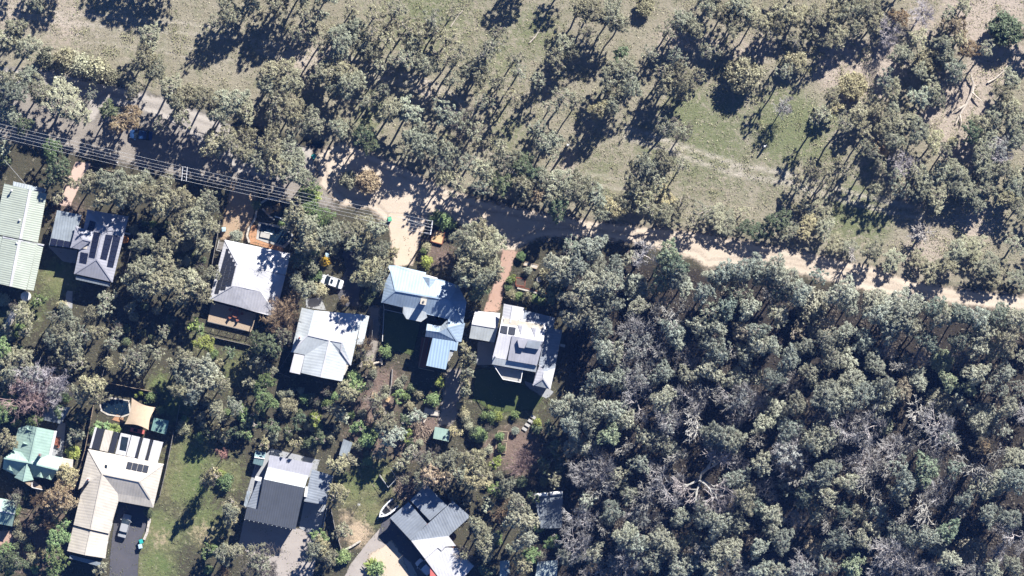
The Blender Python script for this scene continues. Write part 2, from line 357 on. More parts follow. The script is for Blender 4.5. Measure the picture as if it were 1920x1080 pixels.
def ground_mat():
    m, t = nt('ground_cover'); b = NB(t)
    pos = b.n('ShaderNodeNewGeometry').outputs['Position']
    A = lambda n: b.n('ShaderNodeAttribute', _attribute_name=n).outputs['Fac']
    n1 = b.ramp(b.noise(pos, .16, 6.0, .62), .35, .65); n2 = b.ramp(b.noise(pos, 1.1, 6.0, .72), .3, .72); n3 = b.ramp(b.noise(pos, 4.5, 5.0, .8), .3, .72)
    mp = b.n('ShaderNodeMapping', Vector=pos, Rotation=(0, 0, R(17)), Scale=(.18, 1.3, 1.0)).outputs[0]
    n4 = b.ramp(b.noise(mp, .8, 4.0, .6), .4, .7)
    def thr(att, s=.9, lo=.25, hi=.75):
        return b.ramp(b.math('ADD', att, b.math('MULTIPLY', b.math('SUBTRACT', n2, .5), s)), lo, hi)
    dry = b.mix(n1, (.285,.25,.185), (.37,.325,.25)); dry = b.mix(b.math('MULTIPLY', n4, .4), dry, (.45,.40,.34)); dry = b.mix(b.math('MULTIPLY', n2, .7), dry, (.20,.20,.13)); dry = b.mix(b.math('MULTIPLY', b.ramp(b.noise(pos, .45, 6.0, .7), .5, .72), .75), dry, (.165,.18,.10))
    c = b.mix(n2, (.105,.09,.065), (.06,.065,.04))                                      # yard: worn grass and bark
    c = b.mix(thr(A('forest')), c, b.mix(n2, (.06,.05,.042), (.035,.033,.028)))            # leaf litter, darkened with the shade between crowns
    c = b.mix(thr(A('meadow'), .5), c, dry)
    c = b.mix(thr(A('lawn'), .8), c, b.mix(n1, b.mix(n2, (.10,.155,.05), (.165,.20,.08)), (.20,.19,.10)))
    c = b.mix(thr(A('mulch'), .8), c, b.mix(n2, (.25,.185,.15), (.16,.115,.095)))
    c = b.mix(thr(A('ytan'), .7), c, (.50,.39,.27))
    c = b.mix(b.math('MULTIPLY', thr(A('green'), 1.0, .2, .65), .9), c, b.mix(n2, (.195,.215,.115), (.14,.165,.075)))
    c = b.mix(b.math('MULTIPLY', thr(A('bare'), 1.0, .15, .6), .9), c, b.mix(n2, (.52,.445,.38), (.40,.33,.27)))
    c = b.mix(b.math('MULTIPLY', thr(A('track'), .6, .15, .7), .8), c, (.50,.45,.38))
    c = b.mix(b.math('MULTIPLY', n3, .33), c, b.mix(1.0, c, (.42,.42,.38), 'MULTIPLY'))
    bs = b.n('ShaderNodeBsdfPrincipled', **{'Base Color': c, 'Roughness': 1.0, 'Specular IOR Level': .05})
    hgt = b.math('ADD', b.math('MULTIPLY', b.noise(pos, 1.6, 5.0, .75), 1.0), b.math('MULTIPLY', b.noise(pos, 7.0, 3.0, .7), .35))
    bn = b.n('ShaderNodeBump', Strength=1.0, Distance=.22, Height=hgt); t.links.new(bn.outputs[0], bs.inputs['Normal'])
    t.links.new(bs.outputs[0], b.n('ShaderNodeOutputMaterial').inputs[0]); return m
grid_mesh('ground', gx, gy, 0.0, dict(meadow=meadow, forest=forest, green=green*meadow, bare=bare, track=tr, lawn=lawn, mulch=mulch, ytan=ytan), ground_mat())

m_verge = mat_sheet('verge_gravel', (.23,.205,.175), (.36,.32,.275), (.15,.135,.115), 1.2, 2.0, .10)
m_road = mat_sheet('road_gravel', (.37,.335,.30), (.46,.42,.375), (.29,.265,.235), 1.0, 1.7, .05, streak=R(-18), ruts=True)
m_dirt = mat_sheet('road_dirt', (.51,.425,.335), (.60,.515,.415), (.41,.34,.265), 1.0, 1.7, .05, streak=R(-12), ruts=True)
m_pink = mat_sheet('drive_pink', (.52,.38,.31), (.58,.44,.36), (.46,.33,.27), .15, .25, .01)
m_drivec = mat_sheet('drive_clay', (.36,.255,.165), (.44,.33,.23), (.28,.205,.14), .4, .5, .02)
m_tan = mat_sheet('drive_tan', (.53,.43,.33), (.60,.50,.39), (.47,.38,.29), .4, .6, .02)
m_red = mat_sheet('drive_red', (.40,.26,.20), (.47,.33,.26), (.33,.22,.17), .3, .5, .02)
m_asph = mat_sheet('drive_asphalt', (.085,.085,.095), (.115,.11,.12), (.07,.07,.08), .15, .2, .02)
m_conc = mat_sheet('drive_concrete', (.34,.30,.27), (.42,.38,.34), (.29,.26,.24), .12, .15, .01)
m_pave = mat_sheet('pale_paving', (.30,.31,.32), (.38,.38,.38), (.25,.26,.27), .12, .12, .01)
m_lawn = mat_sheet('mown_lawn', (.075,.10,.04), (.10,.125,.05), (.06,.08,.03), .3, .4, .08)
m_gpath = mat_sheet('garden_path', (.27,.24,.21), (.34,.30,.26), (.22,.2,.18), .5, .7, .03)
sheet('verge', [(-30,130),(100,150),(260,200),(420,250),(600,280),(640,400),(560,385),(440,355),(330,335),(180,300),(-30,262)], m_verge)
sheet('gravel_road', [(-30,122),(80,126),(200,152),(310,178),(400,214),(480,252),(590,274),(600,330),(520,345),(440,330),(395,285),(300,226),(200,198),(180,235),(158,230),(160,190),(60,168),(-30,165)], m_road)
sheet('dirt_road', [(585,285),(640,260),(700,283),(770,316),(830,343),(900,370),(1000,390),(1100,408),(1240,423),(1310,430),(1400,448),(1470,460),(1550,476),(1650,498),(1720,524),(1800,537),(1960,556),(1960,590),(1850,582),(1740,570),(1690,566),(1600,545),(1540,528),(1470,515),(1400,503),(1320,508),(1300,490),(1200,464),(1100,450),(1010,452),(960,480),(935,475),(900,440),(840,420),(800,425),(730,430),(690,395),(640,392),(595,350)], m_dirt)
sheet('pink_driveway', [(142,302),(172,306),(152,345),(132,388),(104,384),(122,345)], m_pink, cell=.3)
sheet('clay_driveway', [(432,340),(486,352),(480,395),(470,425),(466,452),(412,452),(415,420),(424,380)], m_drivec, cell=.35)
sheet('asphalt_driveway', [(640,470),(668,470),(680,520),(672,575),(640,575),(630,545),(648,505)], m_asph, cell=.35)
sheet('tan_driveway', [(724,395),(806,405),(792,440),(775,498),(738,502),(730,450)], m_tan, cell=.35)
sheet('red_driveway', [(942,466),(972,470),(956,515),(944,560),(936,586),(904,586),(920,545),(934,505)], m_red, cell=.35)
sheet('asphalt_driveway', [(220,940),(278,952),(276,985),(262,1020),(258,1095),(204,1095),(206,1040),(212,990)], m_asph, cell=.3)
sheet('concrete_driveway', [(640,1095),(655,1060),(690,1015),(716,986),(735,972),(772,1015),(800,1050),(830,1095)], m_conc, cell=.3)
sheet('asphalt_driveway', [(718,972),(735,966),(795,1040),(812,1095),(790,1095),(770,1055),(740,1030),(706,1012)], m_asph, cell=.3)
sheet('concrete_terrace', [(458,968),(556,990),(600,1000),(585,1095),(500,1095),(478,1052),(447,1020)], m_conc, cell=.3)
sheet('concrete_pad', [(570,940),(612,946),(604,985),(598,1010),(560,990)], m_pave, cell=.3)
sheet('concrete_path', [(508,840),(600,862),(592,890),(570,900),(500,900),(462,955),(456,945),(478,870)], m_pave, cell=.3)
sheet('concrete_patio', [(88,461),(147,469),(142,495),(118,491)], m_pave, cell=.3)
sheet('concrete_patio', [(980,712),(1032,730),(1040,735),(1026,748),(1002,740),(985,722)], m_pave, cell=.3)
sheet('concrete_patio', [(573,560),(602,557),(613,583),(573,577)], m_pave, cell=.3)
sheet('garden_path', [(124,545),(137,548),(136,580),(121,576)], m_pave, cell=.3)
sheet('back_lawn', [(720,582),(757,587),(790,607),(782,640),(776,669),(735,658),(717,642)], m_lawn, cell=.3)
sheet('back_lawn', [(890,690),(930,690),(945,716),(985,722),(1020,745),(1000,770),(930,775),(885,750)], m_lawn, cell=.35)
sheet('garden_path', [(836,690),(868,690),(862,780),(846,800),(818,800),(826,750)], m_gpath, cell=.35)
sheet('garden_path', [(895,640),(928,640),(926,685),(893,685)], m_pave, cell=.3)
sheet('brick_patio', [(-20,995),(30,992),(25,1018),(-20,1028)], m_red, cell=.3)
sheet('side_lane', [(690,570),(715,575),(712,640),(700,690),(680,690),(688,640)], m_gpath, cell=.35)
sheet('paved_porch', [(112,790),(124,793),(118,862),(92,858),(104,808)], m_pave, cell=.3)
sheet('sandy_yard', [(690,1040),(735,1010),(755,1040),(775,1095),(690,1095)], m_tan, cell=.35)

# ------------------------------------------------------------------ buildings
def newell(V):
    n = Vector((0,0,0))
    for i in range(len(V)):
        a, b = V[i], V[(i+1) % len(V)]
        n += Vector(((a.y-b.y)*(a.z+b.z), (a.z-b.z)*(a.x+b.x), (a.x-b.x)*(a.y+b.y)))
    return n.normalized()
# extra eave height per house, added to lengthen its shadow over the yard
LIFT = {'long':.8, 'grey':1.2, 'large':0.0, 'pale':1.5, 'blue-roofed':2.7, 'white-roofed':2.2, 'mint':1.0, 'big':.6, 'charcoal-roofed':1.2, 'diagonal':.5}
class House(Thing):
    def __init__(s, name, label, pts, cat='house', group=None):
        xs = [p[0] for p in pts]; ys = [p[1] for p in pts]
        super().__init__(name, label, cat, P((min(xs)+max(xs))/2, (min(ys)+max(ys))/2, 0), group)
        s.edges = {}; s.lift = LIFT.get(label.split()[0], 0.0) if cat == 'house' else 0.0
    def zq(s, z): return z if z <= 2.0 else s.lift + (3.0 + (z-3.0)*.68 if z > 3.0 else z)
    def m3(s, p): return (p[0], p[1], s.zq(p[2]))
    def slope(s, pts, mat, th=0.14, name='roof_slope', cap=True):
        pts = [s.m3(p) for p in pts]; V = [Vector(P(*p)) for p in pts]; n = newell(V)
        if n.z < 0: V = V[::-1]; pts = pts[::-1]; n = -n
        fall = Vector((n.x, n.y, 0)); fall = fall.normalized() if fall.length > .02 else Vector((.24, -.97, 0)).normalized()
        ac = Vector((-fall.y, fall.x, 0)); k = len(V)
        uv = [(v.dot(ac), v.dot(fall)) for v in V]*2
        VV = V + [v - Vector((0,0,th)) for v in V]
        F = [tuple(range(k)), tuple(range(2*k-1, k-1, -1))] + [(i, k+i, k+(i+1) % k, (i+1) % k) for i in range(k)]
        o = s.add(name, VV, F, M[mat], uv=uv)
        if cap:
            for i in range(k):
                a, b = tuple(pts[i]), tuple(pts[(i+1) % k]); key = (min(a,b), max(a,b)); s.edges.setdefault(key, []).append((o, n, V))
        return o
    def caps(s, mat='trim', w=0.28):
        for (a, b), fs in s.edges.items():
            if len(fs) != 2: continue
            (o1, n1, V1), (o2, n2, V2) = fs
            A, B = Vector(P(*a)), Vector(P(*b)); c2 = sum(V2, Vector())/len(V2)
            if n1.dot(n2) > .985: continue
            if (c2 - A).dot(n1) < -0.02:         # convex: ridge or hip
                V, F = beam(A + Vector((0,0,.03)), B + Vector((0,0,.03)), w, .08); s.add('ridge_cap', V, F, M[mat])
    def wall(s, pts, z, mat='wall_cream', inset=0.45, windows=True, z0=0.0):
        z = s.zq(z); z0 = s.zq(z0); w = [Vector(P(x, y, z)[:2]) for x, y in pts]
        a = sum(w[i].x*w[(i+1) % len(w)].y - w[(i+1) % len(w)].x*w[i].y for i in range(len(w)))
        if a < 0: w = w[::-1]
        k = len(w); ins = []
        for i in range(k):
            d0 = (w[i]-w[i-1]).normalized(); d1 = (w[(i+1) % k]-w[i]).normalized()
            n0 = Vector((-d0.y, d0.x)); n1 = Vector((-d1.y, d1.x)); bis = n0+n1
            l = inset/max(.35, bis.length_squared/2) if bis.length > .1 else inset
            ins.append(w[i] + bis*(l/2) if bis.length > .1 else w[i])
        V, F = prism([tuple(p) for p in ins], z0, z); s.add('wall', V, F, M[mat])
        if not windows or z - z0 < 2.2: return
        nwin = 0
        for i in range(k):
            A, B = ins[i], ins[(i+1) % k]; L = (B-A).length
            if L < 3.0: continue
            d = (B-A)/L; nrm = Vector((d.y, -d.x)); m = int(L//3.6) or 1; ang = math.atan2(d.y, d.x)
            for j in range(m):
                c = A + d*(L*(j+.5)/m)
                if nwin == 0:
                    o = s.add('door', *box((c.x+nrm.x*.03, c.y+nrm.y*.03, z0+1.05), (.45, .05, 1.03), ang), M['timber_red'])
                    s.add('handle', *box((c.x+nrm.x*.1+d.x*.34, c.y+nrm.y*.1+d.y*.34, z0+1.0), (.06, .03, .03), ang), M['steel'], parent=o)
                else:
                    o = s.add('window', *box((c.x+nrm.x*.02, c.y+nrm.y*.02, z0+1.55), (.75, .05, .6), ang), M['white'])
                    s.add('pane', *box((c.x+nrm.x*.06, c.y+nrm.y*.06, z0+1.55), (.67, .02, .52), ang), M['glass'], parent=o)
                nwin += 1
    def solar(s, quad, plane, nx, ny, mat='solar', lift=0.10, skip=()):
        "quad: 4 photo pixels (tl, tr, br, bl); plane: three (px,py,z) of the roof below"
        p0, p1, p2 = [Vector(s.m3(p)) for p in plane]; n = (p1-p0).cross(p2-p0)
        zf = lambda x, y: p0.z - (n.x*(x-p0.x) + n.y*(y-p0.y))/n.z
        q = [Vector(c) for c in quad]
        def at(u, v): return (q[0]*(1-u) + q[1]*u)*(1-v) + (q[3]*(1-u) + q[2]*u)*v
        for i in range(nx):
            for j in range(ny):
                if (i, j) in skip: continue
                e = .035; c = [at((i+e)/nx, (j+e)/ny), at((i+1-e)/nx, (j+e)/ny), at((i+1-e)/nx, (j+1-e)/ny), at((i+e)/nx, (j+1-e)/ny)]
                top = [P(v.x, v.y, zf(v.x, v.y)+lift) for v in c]; bot = [(x, y, z-.05) for x, y, z in top]
                V = top[::-1] + bot[::-1]; F = [(0,1,2,3),(4,7,6,5),(0,4,5,1),(1,5,6,2),(2,6,7,3),(3,7,4,0)]
                o = s.add('solar_panel', V, F, M[mat], uv=[(0,1),(1,1),(1,0),(0,0)]*2)
    def chimney(s, px, py, z0, z1, hw=.4, rz=-.22, mat='wall_cream', pot=True):
        z0 = s.zq(z0) - .6; z1 += s.lift; x, y, _ = P(px, py, z1)
        o = s.add('chimney', *join(box((x, y, (z0+z1)/2), (hw, hw, (z1-z0)/2), rz), box((x, y, z1), (hw+.06, hw+.06, .08), rz)), M[mat])
        if pot: s.add('chimney_pot', *lathe((x, y, z1+.08), [(.18,0),(.15,.3)], 8), M['wall_brick'], parent=o)
    def bit(s, name, pts, z0, z1, mat, parent=None):
        z0, z1 = s.zq(z0), s.zq(z1); return s.add(name, *prism([P(x, y, z1)[:2] for x, y in pts], z0, z1), M[mat], parent=parent)
    def rod(s, name, pts, r, mat, parent=None):
        return s.add(name, *tube([P(*s.m3(p)) for p in pts], r, 6), M[mat], parent=parent)
    def rail(s, pts, z, h=1.0, mat='trim', name='railing'):
        "balustrade: top rail plus posts"
        parts = []; z = s.zq(z)
        for a, b in zip(pts[:-1], pts[1:]):
            A, B = Vector(P(*a, z+h)), Vector(P(*b, z+h)); parts.append(beam(A, B, .12, .07)); L = (B-A).length; m = max(1, int(L/1.3))
            for k in range(m+1):
                c = A.lerp(B, k/m); parts.append(box((c.x, c.y, z+h/2), (.04, .04, h/2)))
        return s.add(name, *join(*parts), M[mat])
    def dormer(s, tip, l, r, z, zt, mat):
        "little gabled dormer: tip = ridge back end, l and r = front eave corners"
        f = ((l[0]+r[0])/2, (l[1]+r[1])/2, zt); t = (tip[0], tip[1], zt)
        s.slope([t, f, (l[0], l[1], z)], mat, .06, 'dormer_roof', cap=False); s.slope([t, (r[0], r[1], z), f], mat, .06, 'dormer_roof', cap=False)
        A, B, C = Vector(P(*l, s.zq(z))), Vector(P(*r, s.zq(z))), Vector(P(*s.m3(f))); Z = Vector((0,0,1.0))
        s.add('dormer_front', [A-Z, B-Z, B, C-Vector((0,0,.05)), A], [(0,1,2,3,4)], M['white'])

# --- house A: long pale green ribbed roof at the left edge
h = House('house', 'long pale green ribbed steel roof running off the left edge of the photo', [(0,344),(88,545)])
zA, zr = 3.4, 5.2
h.slope([(8,344,zA),(57,356,zr),(38.5,448,zr),(-12,438,zA)], 'roof_palegreen')
h.slope([(57,356,zr),(88,363,zA),(71,455,zA),(38.5,448,zr)], 'roof_palegreen')
h.slope([(5,444,zA+.65),(37,450,zr+.1),(20,537,zr+.1),(-14,529,zA+.65)], 'roof_palegreen', .3); h.slope([(-45,432,zA-.5),(5,444,zA+.5),(-14,529,zA+.5),(-62,518,zA-.5)], 'roof_palegreen')
h.slope([(37,450,zr+.1),(70,457,zA+.5),(49,544,zA+.5),(20,537,zr+.1)], 'roof_palegreen', .3)
h.slope([(70.5,455,zA+.3),(82,458,2.9),(63,545,2.9),(50,543,zA+.3)], 'roof_palegreen', .12, 'verandah_roof')
h.slope([(5,443,zr-1.0),(38,449.5,zr+.16),(83,458.5,3.2),(82,461,3.2),(38,452,zr+.16),(5,446,zr-1.0)], 'roof_white', .05, 'flashing', cap=False)
h.slope([(25,340,2.5),(87,354,2.5),(85,362,2.8),(24,349,2.8)], 'roof_slate', .1, 'porch_roof', cap=False)
h.wall([(8,346),(86,364),(47,543),(-28,526)], zA-.2); h.caps('roof_white', .5)
for x, y in ((22,357),(37,413),(32,456)):
    h.add('roof_vent', *lathe(P(x, y, 4.7), [(.14,0),(.14,.5),(.26,.55),(.2,.75),(.05,.8)], 8), M['steel'])
# --- house B: grey hips with black solar arrays
h = House('house', 'grey hip-roofed house with several black solar arrays beside the pink driveway', [(92,393),(241,529)])
SW, SE, NE, NW = (139,513,3.2), (211,529,3.2), (241,406,3.2), (164,393,3.2); a1, a2 = (181,486,5.0), (193,434,5.0)
h.slope([NW, NE, a2], 'roof_zinc'); h.slope([NE, SE, a1, a2], 'roof_zinc'); h.slope([SE, SW, a1], 'roof_zinc'); h.slope([SW, NW, a2, a1], 'roof_zinc')
c1, c2, r1, r2 = (142.5,423,4.0), (132,464,4.0), (155,448.5,4.9), (171,452,4.9); e1, e2 = (175,437,4.1), (150,468,3.9)
h.slope([c1, c2, r1], 'roof_zinc'); h.slope([c1, r1, r2, e1], 'roof_zinc'); h.slope([c2, e2, r2, r1], 'roof_zinc')
g0, gl, gr, gm = (193,436,5.05), (178,425,4.4), (213,432,4.4), (198,420,4.3)
h.slope([g0, gl, (186,421,4.75)], 'roof_zinc', .08); h.slope([g0, (186,421,4.75), (207,425,4.75)], 'roof_zinc', .08); h.slope([g0, (207,425,4.75), gr], 'roof_zinc', .08)
h.wall([(141,512),(210,528),(239,408),(166,395)], 3.0); h.wall([(142,425),(132,463),(165,470),(170,430)], 3.9); h.caps('roof_zinc')
pe, pw = (NE, SE, a1), (SW, NW, a1)
h.solar([(198,439),(212.5,441),(200,488),(187.5,485)], pe, 1, 5); h.solar([(212.5,441),(227,443.5),(212.5,502),(200,500)], pe, 1, 6)
h.solar([(176,434),(188.5,436.5),(178,484.5),(166,482)], pw, 1, 5); h.solar([(151,472),(166,475),(162,495),(148.5,492)], pw, 2, 2); h.solar([(168,413),(180,416),(176,433),(163,431)], pw, 1, 2)
h.slope([(107,394,2.9),(154,403,2.9),(134,465,2.7),(92,460,2.7)], 'roof_slate', .2, 'carport_roof', cap=False)
h.solar([(96,446),(133,453),(131,464),(93,459)], [(107,394,2.9),(154,403,2.9),(92,460,2.75)], 3, 1)
for p in ((108,396),(152,404),(94,458),(130,463)): h.rod('carport_post', [(*p, 0), (*p, 2.6)], .06, 'trim')
h.slope([(142,517,2.7),(207,531,2.7),(206,538,2.5),(142,524,2.5)], 'roof_slate', .08, 'verandah_roof', cap=False)
for p in ((143,522),(165,528),(187,532),(205,536)): h.rod('verandah_post', [(*p, 0), (*p, 2.45)], .06, 'trim')
# --- house C: large white roof, solar on the west hip, rear deck
h = House('house', 'large white-roofed house with dark solar panels on its west hip and timber rear deck', [(392,449),(545,591)])
A, E, n1, n2 = (445.7,494.8,5.2), (535.6,515.5,4.3), (421.7,449.4,3.1), (544.8,475.4,3.1)
P1, P2, P3, P4 = (435.6,535.6,5.1), (489,547,4.9), (452,557.8,4.1), (499.4,566,4.1)
sw, se, t1, t2 = (392.6,561,3.1), (517,590.5,3.1), (469,501.5,5.2), (463.5,541.5,5.1); s1, s2, s3 = (448.5,575.5,3.1), (471.7,582.8,3.1), (502,591,3.1)
h.slope([n1, n2, E, t1, A], 'roof_white'); h.slope([n1, A, P1, sw], 'roof_white'); h.slope([A, t1, t2, P1], 'roof_lilac', cap=False)
h.slope([t1, (535.2,516.8,4.2), se, P4, P2, t2], 'roof_white', cap=False); h.slope([sw, P1, P3, s1], 'roof_lilac'); h.slope([P1, P2, P3], 'roof_lilac')
h.slope([P3, P2, P4, s2, s1], 'roof_lilac'); h.slope([P4, se, s3, s2], 'roof_lilac')
h.wall([(394,560),(422,451),(543,477),(517,588),(470,580)], 3.0); h.caps('roof_white')
pw = (n1, A, sw); rows = 11
for j in range(rows):                                     # solar rows stop short of the hips, stepwise
    t0, t1_ = .10 + .80*j/rows, .10 + .80*(j+1)/rows
    L = lambda t: Vector((425 - 28.5*t, 455 + 105*t)); top = Vector(A[:2]); bot = Vector(P1[:2])
    def right(t):
        y = L(t).y
        if y < top.y: f = (y-449.4)/(top.y-449.4); return 421.7 + (top.x-421.7)*f
        if y < bot.y: f = (y-top.y)/(bot.y-top.y); return top.x + (bot.x-top.x)*f
        f = (y-bot.y)/(561-bot.y); return bot.x + (392.6-bot.x)*f
    x1 = min(right(t0), right(t1_)) - 1.5; a, b = L(t0)+Vector((2.5,0)), L(t1_)+Vector((2.5,0)); w = x1 - (a.x+b.x)/2; nx = round(w/8.5)
    if nx >= 1: h.solar([(a.x, a.y), (a.x+w, a.y+2.2), (b.x+w, b.y+2.2), (b.x, b.y)], pw, nx, 1, 'solar_grey', .12)
h.bit('deck', [(396.7,566),(389,603),(461,620),(471,622.5),(479,588)], .55, .8, 'timber')
h.rail([(480,590),(471,622)], .8, 1.0, 'timber'); h.rail([(389,603),(461,620)], .8, .9, 'trim_dark')
h.add('table', *lathe(P(442,588,.8), [(.08,0),(.08,.68),(.75,.7),(.75,.75)], 14), M['timber_red'])
for a in range(5): h.add('chair', *join(box((P(442,588)[0]+1.2*math.cos(a*1.25), P(442,588)[1]+1.2*math.sin(a*1.25), 1.2), (.24,.24,.05), a*1.25), box((P(442,588)[0]+1.45*math.cos(a*1.25), P(442,588)[1]+1.45*math.sin(a*1.25), 1.45), (.04,.24,.25), a*1.25)), M['timber_red'])
st = [(411,450),(427,454),(423,472),(406,468)]
for k in range(7):                                        # timber landing slats by the front corner
    f = k/7; a = (411.5+13*f, 453+2.6*f); b = (408.5+13*f, 467+3*f)
    h.add('slat', *beam(P(*a, .75), P(*b, .75), .13, .06), M['timber_grey'])
h.rod('landing_rail', [(411,449,.9),(406,469,.9),(421,473,.9)], .06, 'trim')
# --- house D
h = House('house', 'pale steel-roofed house with a lean-to, chimney and east side verandah', [(543,577),(692,715)])
a, b, n, l = (565.8,576.7,3.0), (589,581.7,4.3), (577.5,628,4.6), (546,660,3.0); Mx, g, hh, d = (618,637.5,4.9), (641.7,641.7,4.9), (639,657,4.3), (658,684.5,3.0)
v, c, o_, k_, j_, i_, w_ = (612,584,3.0), (679,589.5,3.0), (571.7,665.5,3.1), (564.5,699,3.0), (601.7,707.5,4.7), (641.7,715,3.0), (649,682,3.0)
h.slope([a, b, n, l], 'roof_pale'); h.slope([b, v, n], 'roof_pale', cap=False); h.slope([v, c, g, Mx, n], 'roof_white'); h.slope([c, d, hh, g], 'roof_pale')
h.slope([n, Mx, o_, l], 'roof_pale'); h.slope([Mx, j_, k_, o_], 'roof_pale'); h.slope([Mx, w_, i_, j_], 'roof_pale'); h.slope([Mx, g, hh, d, w_], 'roof_pale')
h.slope([(679,589.5,2.85),(692.5,592.5,2.5),(681,647,2.5),(668.5,645.5,2.85)], 'roof_pale', .08, 'verandah_roof', cap=False)
h.slope([(551.7,663,2.95),(571.7,666.5,2.95),(562.5,702,2.8),(543,697.5,2.8)], 'roof_lilac', .15, 'lean_to_roof', cap=False)
for p in ((691,594),(686,619),(681,645)): h.rod('verandah_post', [(*p, 0), (*p, 2.45)], .06, 'trim')
h.wall([(567,578),(678,590),(657,683),(642,713),(565,697),(572,666),(548,660)], 2.9); h.wall([(550,664),(571,667),(562,701),(544,697)], 2.7, windows=False); h.caps('roof_white'); h.chimney(561.5,633.5,3.3,5.2,.32,-.2,'roof_pale')
# --- house E: blue
h = House('house', 'blue-roofed house with a bay, square chimney and long rear wing', [(715,497),(877,693)])
zE, zR = 3.2, 5.3; W1, R1, R2, E1 = (715,567,zE), (741.5,545,zR-.1), (811,557,zR), (842,563,zR)
nw, nn, ne, ee = (733,508,zE), (797,518,zE), (859,535,zE), (875,566,zE); sE, sm = (869,605,zE), (803,590,zE)
h.slope([nw, nn, (830,525,zE), ne, E1, R2, R1], 'roof_blue'); h.slope([nw, R1, W1, (722,530,zE)], 'roof_blue'); h.slope([R1, R2, E1, sE, sm, (757,577,zE), W1], 'roof_blue'); h.slope([ne, ee, sE, E1], 'roof_blue')
h.slope([(725.6,497,2.6),(743.7,498,2.6),(799,511,2.6),(797,518.5,3.1),(732,508.5,3.1)], 'roof_blue', .08, 'verandah_roof', cap=False)
h.dormer((805,542), (793,519), (818,523), 3.4, 4.4, 'roof_blue')
h.slope([(756,575,3.45),(798,582,3.45),(801,595,3.0),(789.5,603.5,2.85),(762,598,2.85),(755,586.5,3.0)], 'roof_pale', .2, 'bay_roof', cap=False)
h.slope([(783,520.5,3.0),(822,526,3.0),(820,521,2.7),(800,515,2.7)], 'roof_lilac', .08, 'porch_roof', cap=False)
ap, rw, rm = (839.5,614,4.6), (799,619.5,4.3), (823.5,622.7,4.4); q1, q2, q3, q4, q5 = (840.6,598,3.3), (872,606,3.1), (865,641,3.1), (857,640,3.1), (797,631,3.1)
h.slope([q1, q2, q3, q4, ap], 'roof_blue'); h.slope([rw, rm, ap, q4, q5], 'roof_blue'); h.slope([(801,607,3.3),(826,612,3.5), rm, rw], 'roof_blue', cap=False); h.slope([q1, ap, rm, (826,612,3.5)], 'roof_slate', cap=False)
h.slope([(812,630,3.05),(859.7,640,3.05),(856.5,658,2.9),(843.8,655.7,2.9),(836,693,2.7),(799,685.5,2.7)], 'roof_blueribs', .14, 'skillion_roof', cap=False)
h.wall([(718,566),(735,512),(856,538),(872,567),(867,602),(800,587)], 3.0, 'wall_grey'); h.wall([(801,609),(870,608),(856,655),(836,690),(801,684),(812,632)], 2.6, 'wall_grey'); h.caps('roof_blue')
h.chimney(794,565.5,3.6,6.7,.5,-.2,'wall_cream',pot=False); h.add('flue', *lathe(P(794,565.5,9.4), [(.2,0),(.2,.3)], 8), M['trim_dark'])
h.bit('deck', [(790,632),(812,634),(798,690),(784,688)], .25, .45, 'timber_red'); h.rail([(797,633),(785,690),(814,696)], .45, 1.0, 'timber'); h.rail([(806,634),(799,664)], .45, 1.0, 'trim_dark')
h.rail([(719,570),(720,580),(755,588)], 0, 1.1, 'trim'); h.rail([(720,581),(717,640)], 0, 1.1, 'trim')
# --- house F: white with dormers + separate gable garage
h = House('house', 'white-roofed house with two small north dormers and a glass-railed rear balcony', [(922,569),(1055,730)])
f1, f2, f3, f4 = (942,592,3.6), (1025,605,3.6), (1019,640,5.6), (935,625,5.6)
h.slope([f1, f2, f3, f4], 'roof_white'); h.slope([f4, (960,629.5,5.6), (949,674.5,4.7), (923.5,670,4.7)], 'roof_lilac', .2, cap=False)
h.slope([(960,629.5,6.0),(1019,640,6.0),(1007,685,5.3),(952,675.5,5.3)], 'roof_zinc', 1.0, cap=False); h.slope([(923.5,670.5,4.65),(1007,685.5,4.65),(1005,698,4.0),(922,683,4.0)], 'roof_pale', .3, 'verandah_roof', cap=False)
h.slope([(944.8,569.4,3.4),(962,573,4.4),(956.5,605,4.5),(942,592,3.6)], 'roof_white'); h.slope([(962,573,4.4),(982.7,577,3.4),(981,597,3.8),(956.5,605,4.5)], 'roof_white')
h.slope([(982.7,581,2.9),(1041,595.7,2.9),(1038,617,2.9),(1025,616,3.5),(1025,606,3.5),(981,598.5,3.5)], 'roof_grey', .1, 'verandah_roof', cap=False)
h.slope([(1025,615,3.6),(1054.6,619,2.8),(1041,690,2.8),(1020.6,697.7,3.6),(1010,684,3.6),(1019,640,3.6)], 'roof_grey', .12, 'verandah_roof', cap=False)
k1, k2, k3, k4, k5 = (1012,684,3.9), (1020.6,697.7,4.2), (1018.7,709.5,4.3), (999,722,3.1), (1032,729.8,3.1); k6 = (1041,690,2.9)
h.slope([k1, k2, k3, k4, (1005,698,3.1)], 'roof_lilac', .1); h.slope([k2, k6, k5, k3], 'roof_white', .1); h.slope([k3, k5, k4], 'roof_pale', .1)
pn = (f1, f2, f4)
h.solar([(939.5,609.5),(953,611.5),(951,627),(936.5,624)], pn, 1, 1, 'solar_grey', .14); h.solar([(954,612),(968,613.5),(965.5,629),(952,626.5)], pn, 1, 1, 'solar_grey', .14)
h.dormer((976,628), (971,609), (989,611.5), 4.6, 5.5, 'roof_lilac'); h.dormer((1003,633.5), (996,614), (1014,617), 4.6, 5.5, 'roof_lilac')
h.bit('roof_lantern', [(970,637),(990,638),(983,653),(973,651.5)], 5.6, 7.0, 'roof_zinc'); h.bit('roof_lantern', [(990,638),(1015.5,641.5),(1010,655),(985,651)], 5.6, 6.9, 'roof_grey')
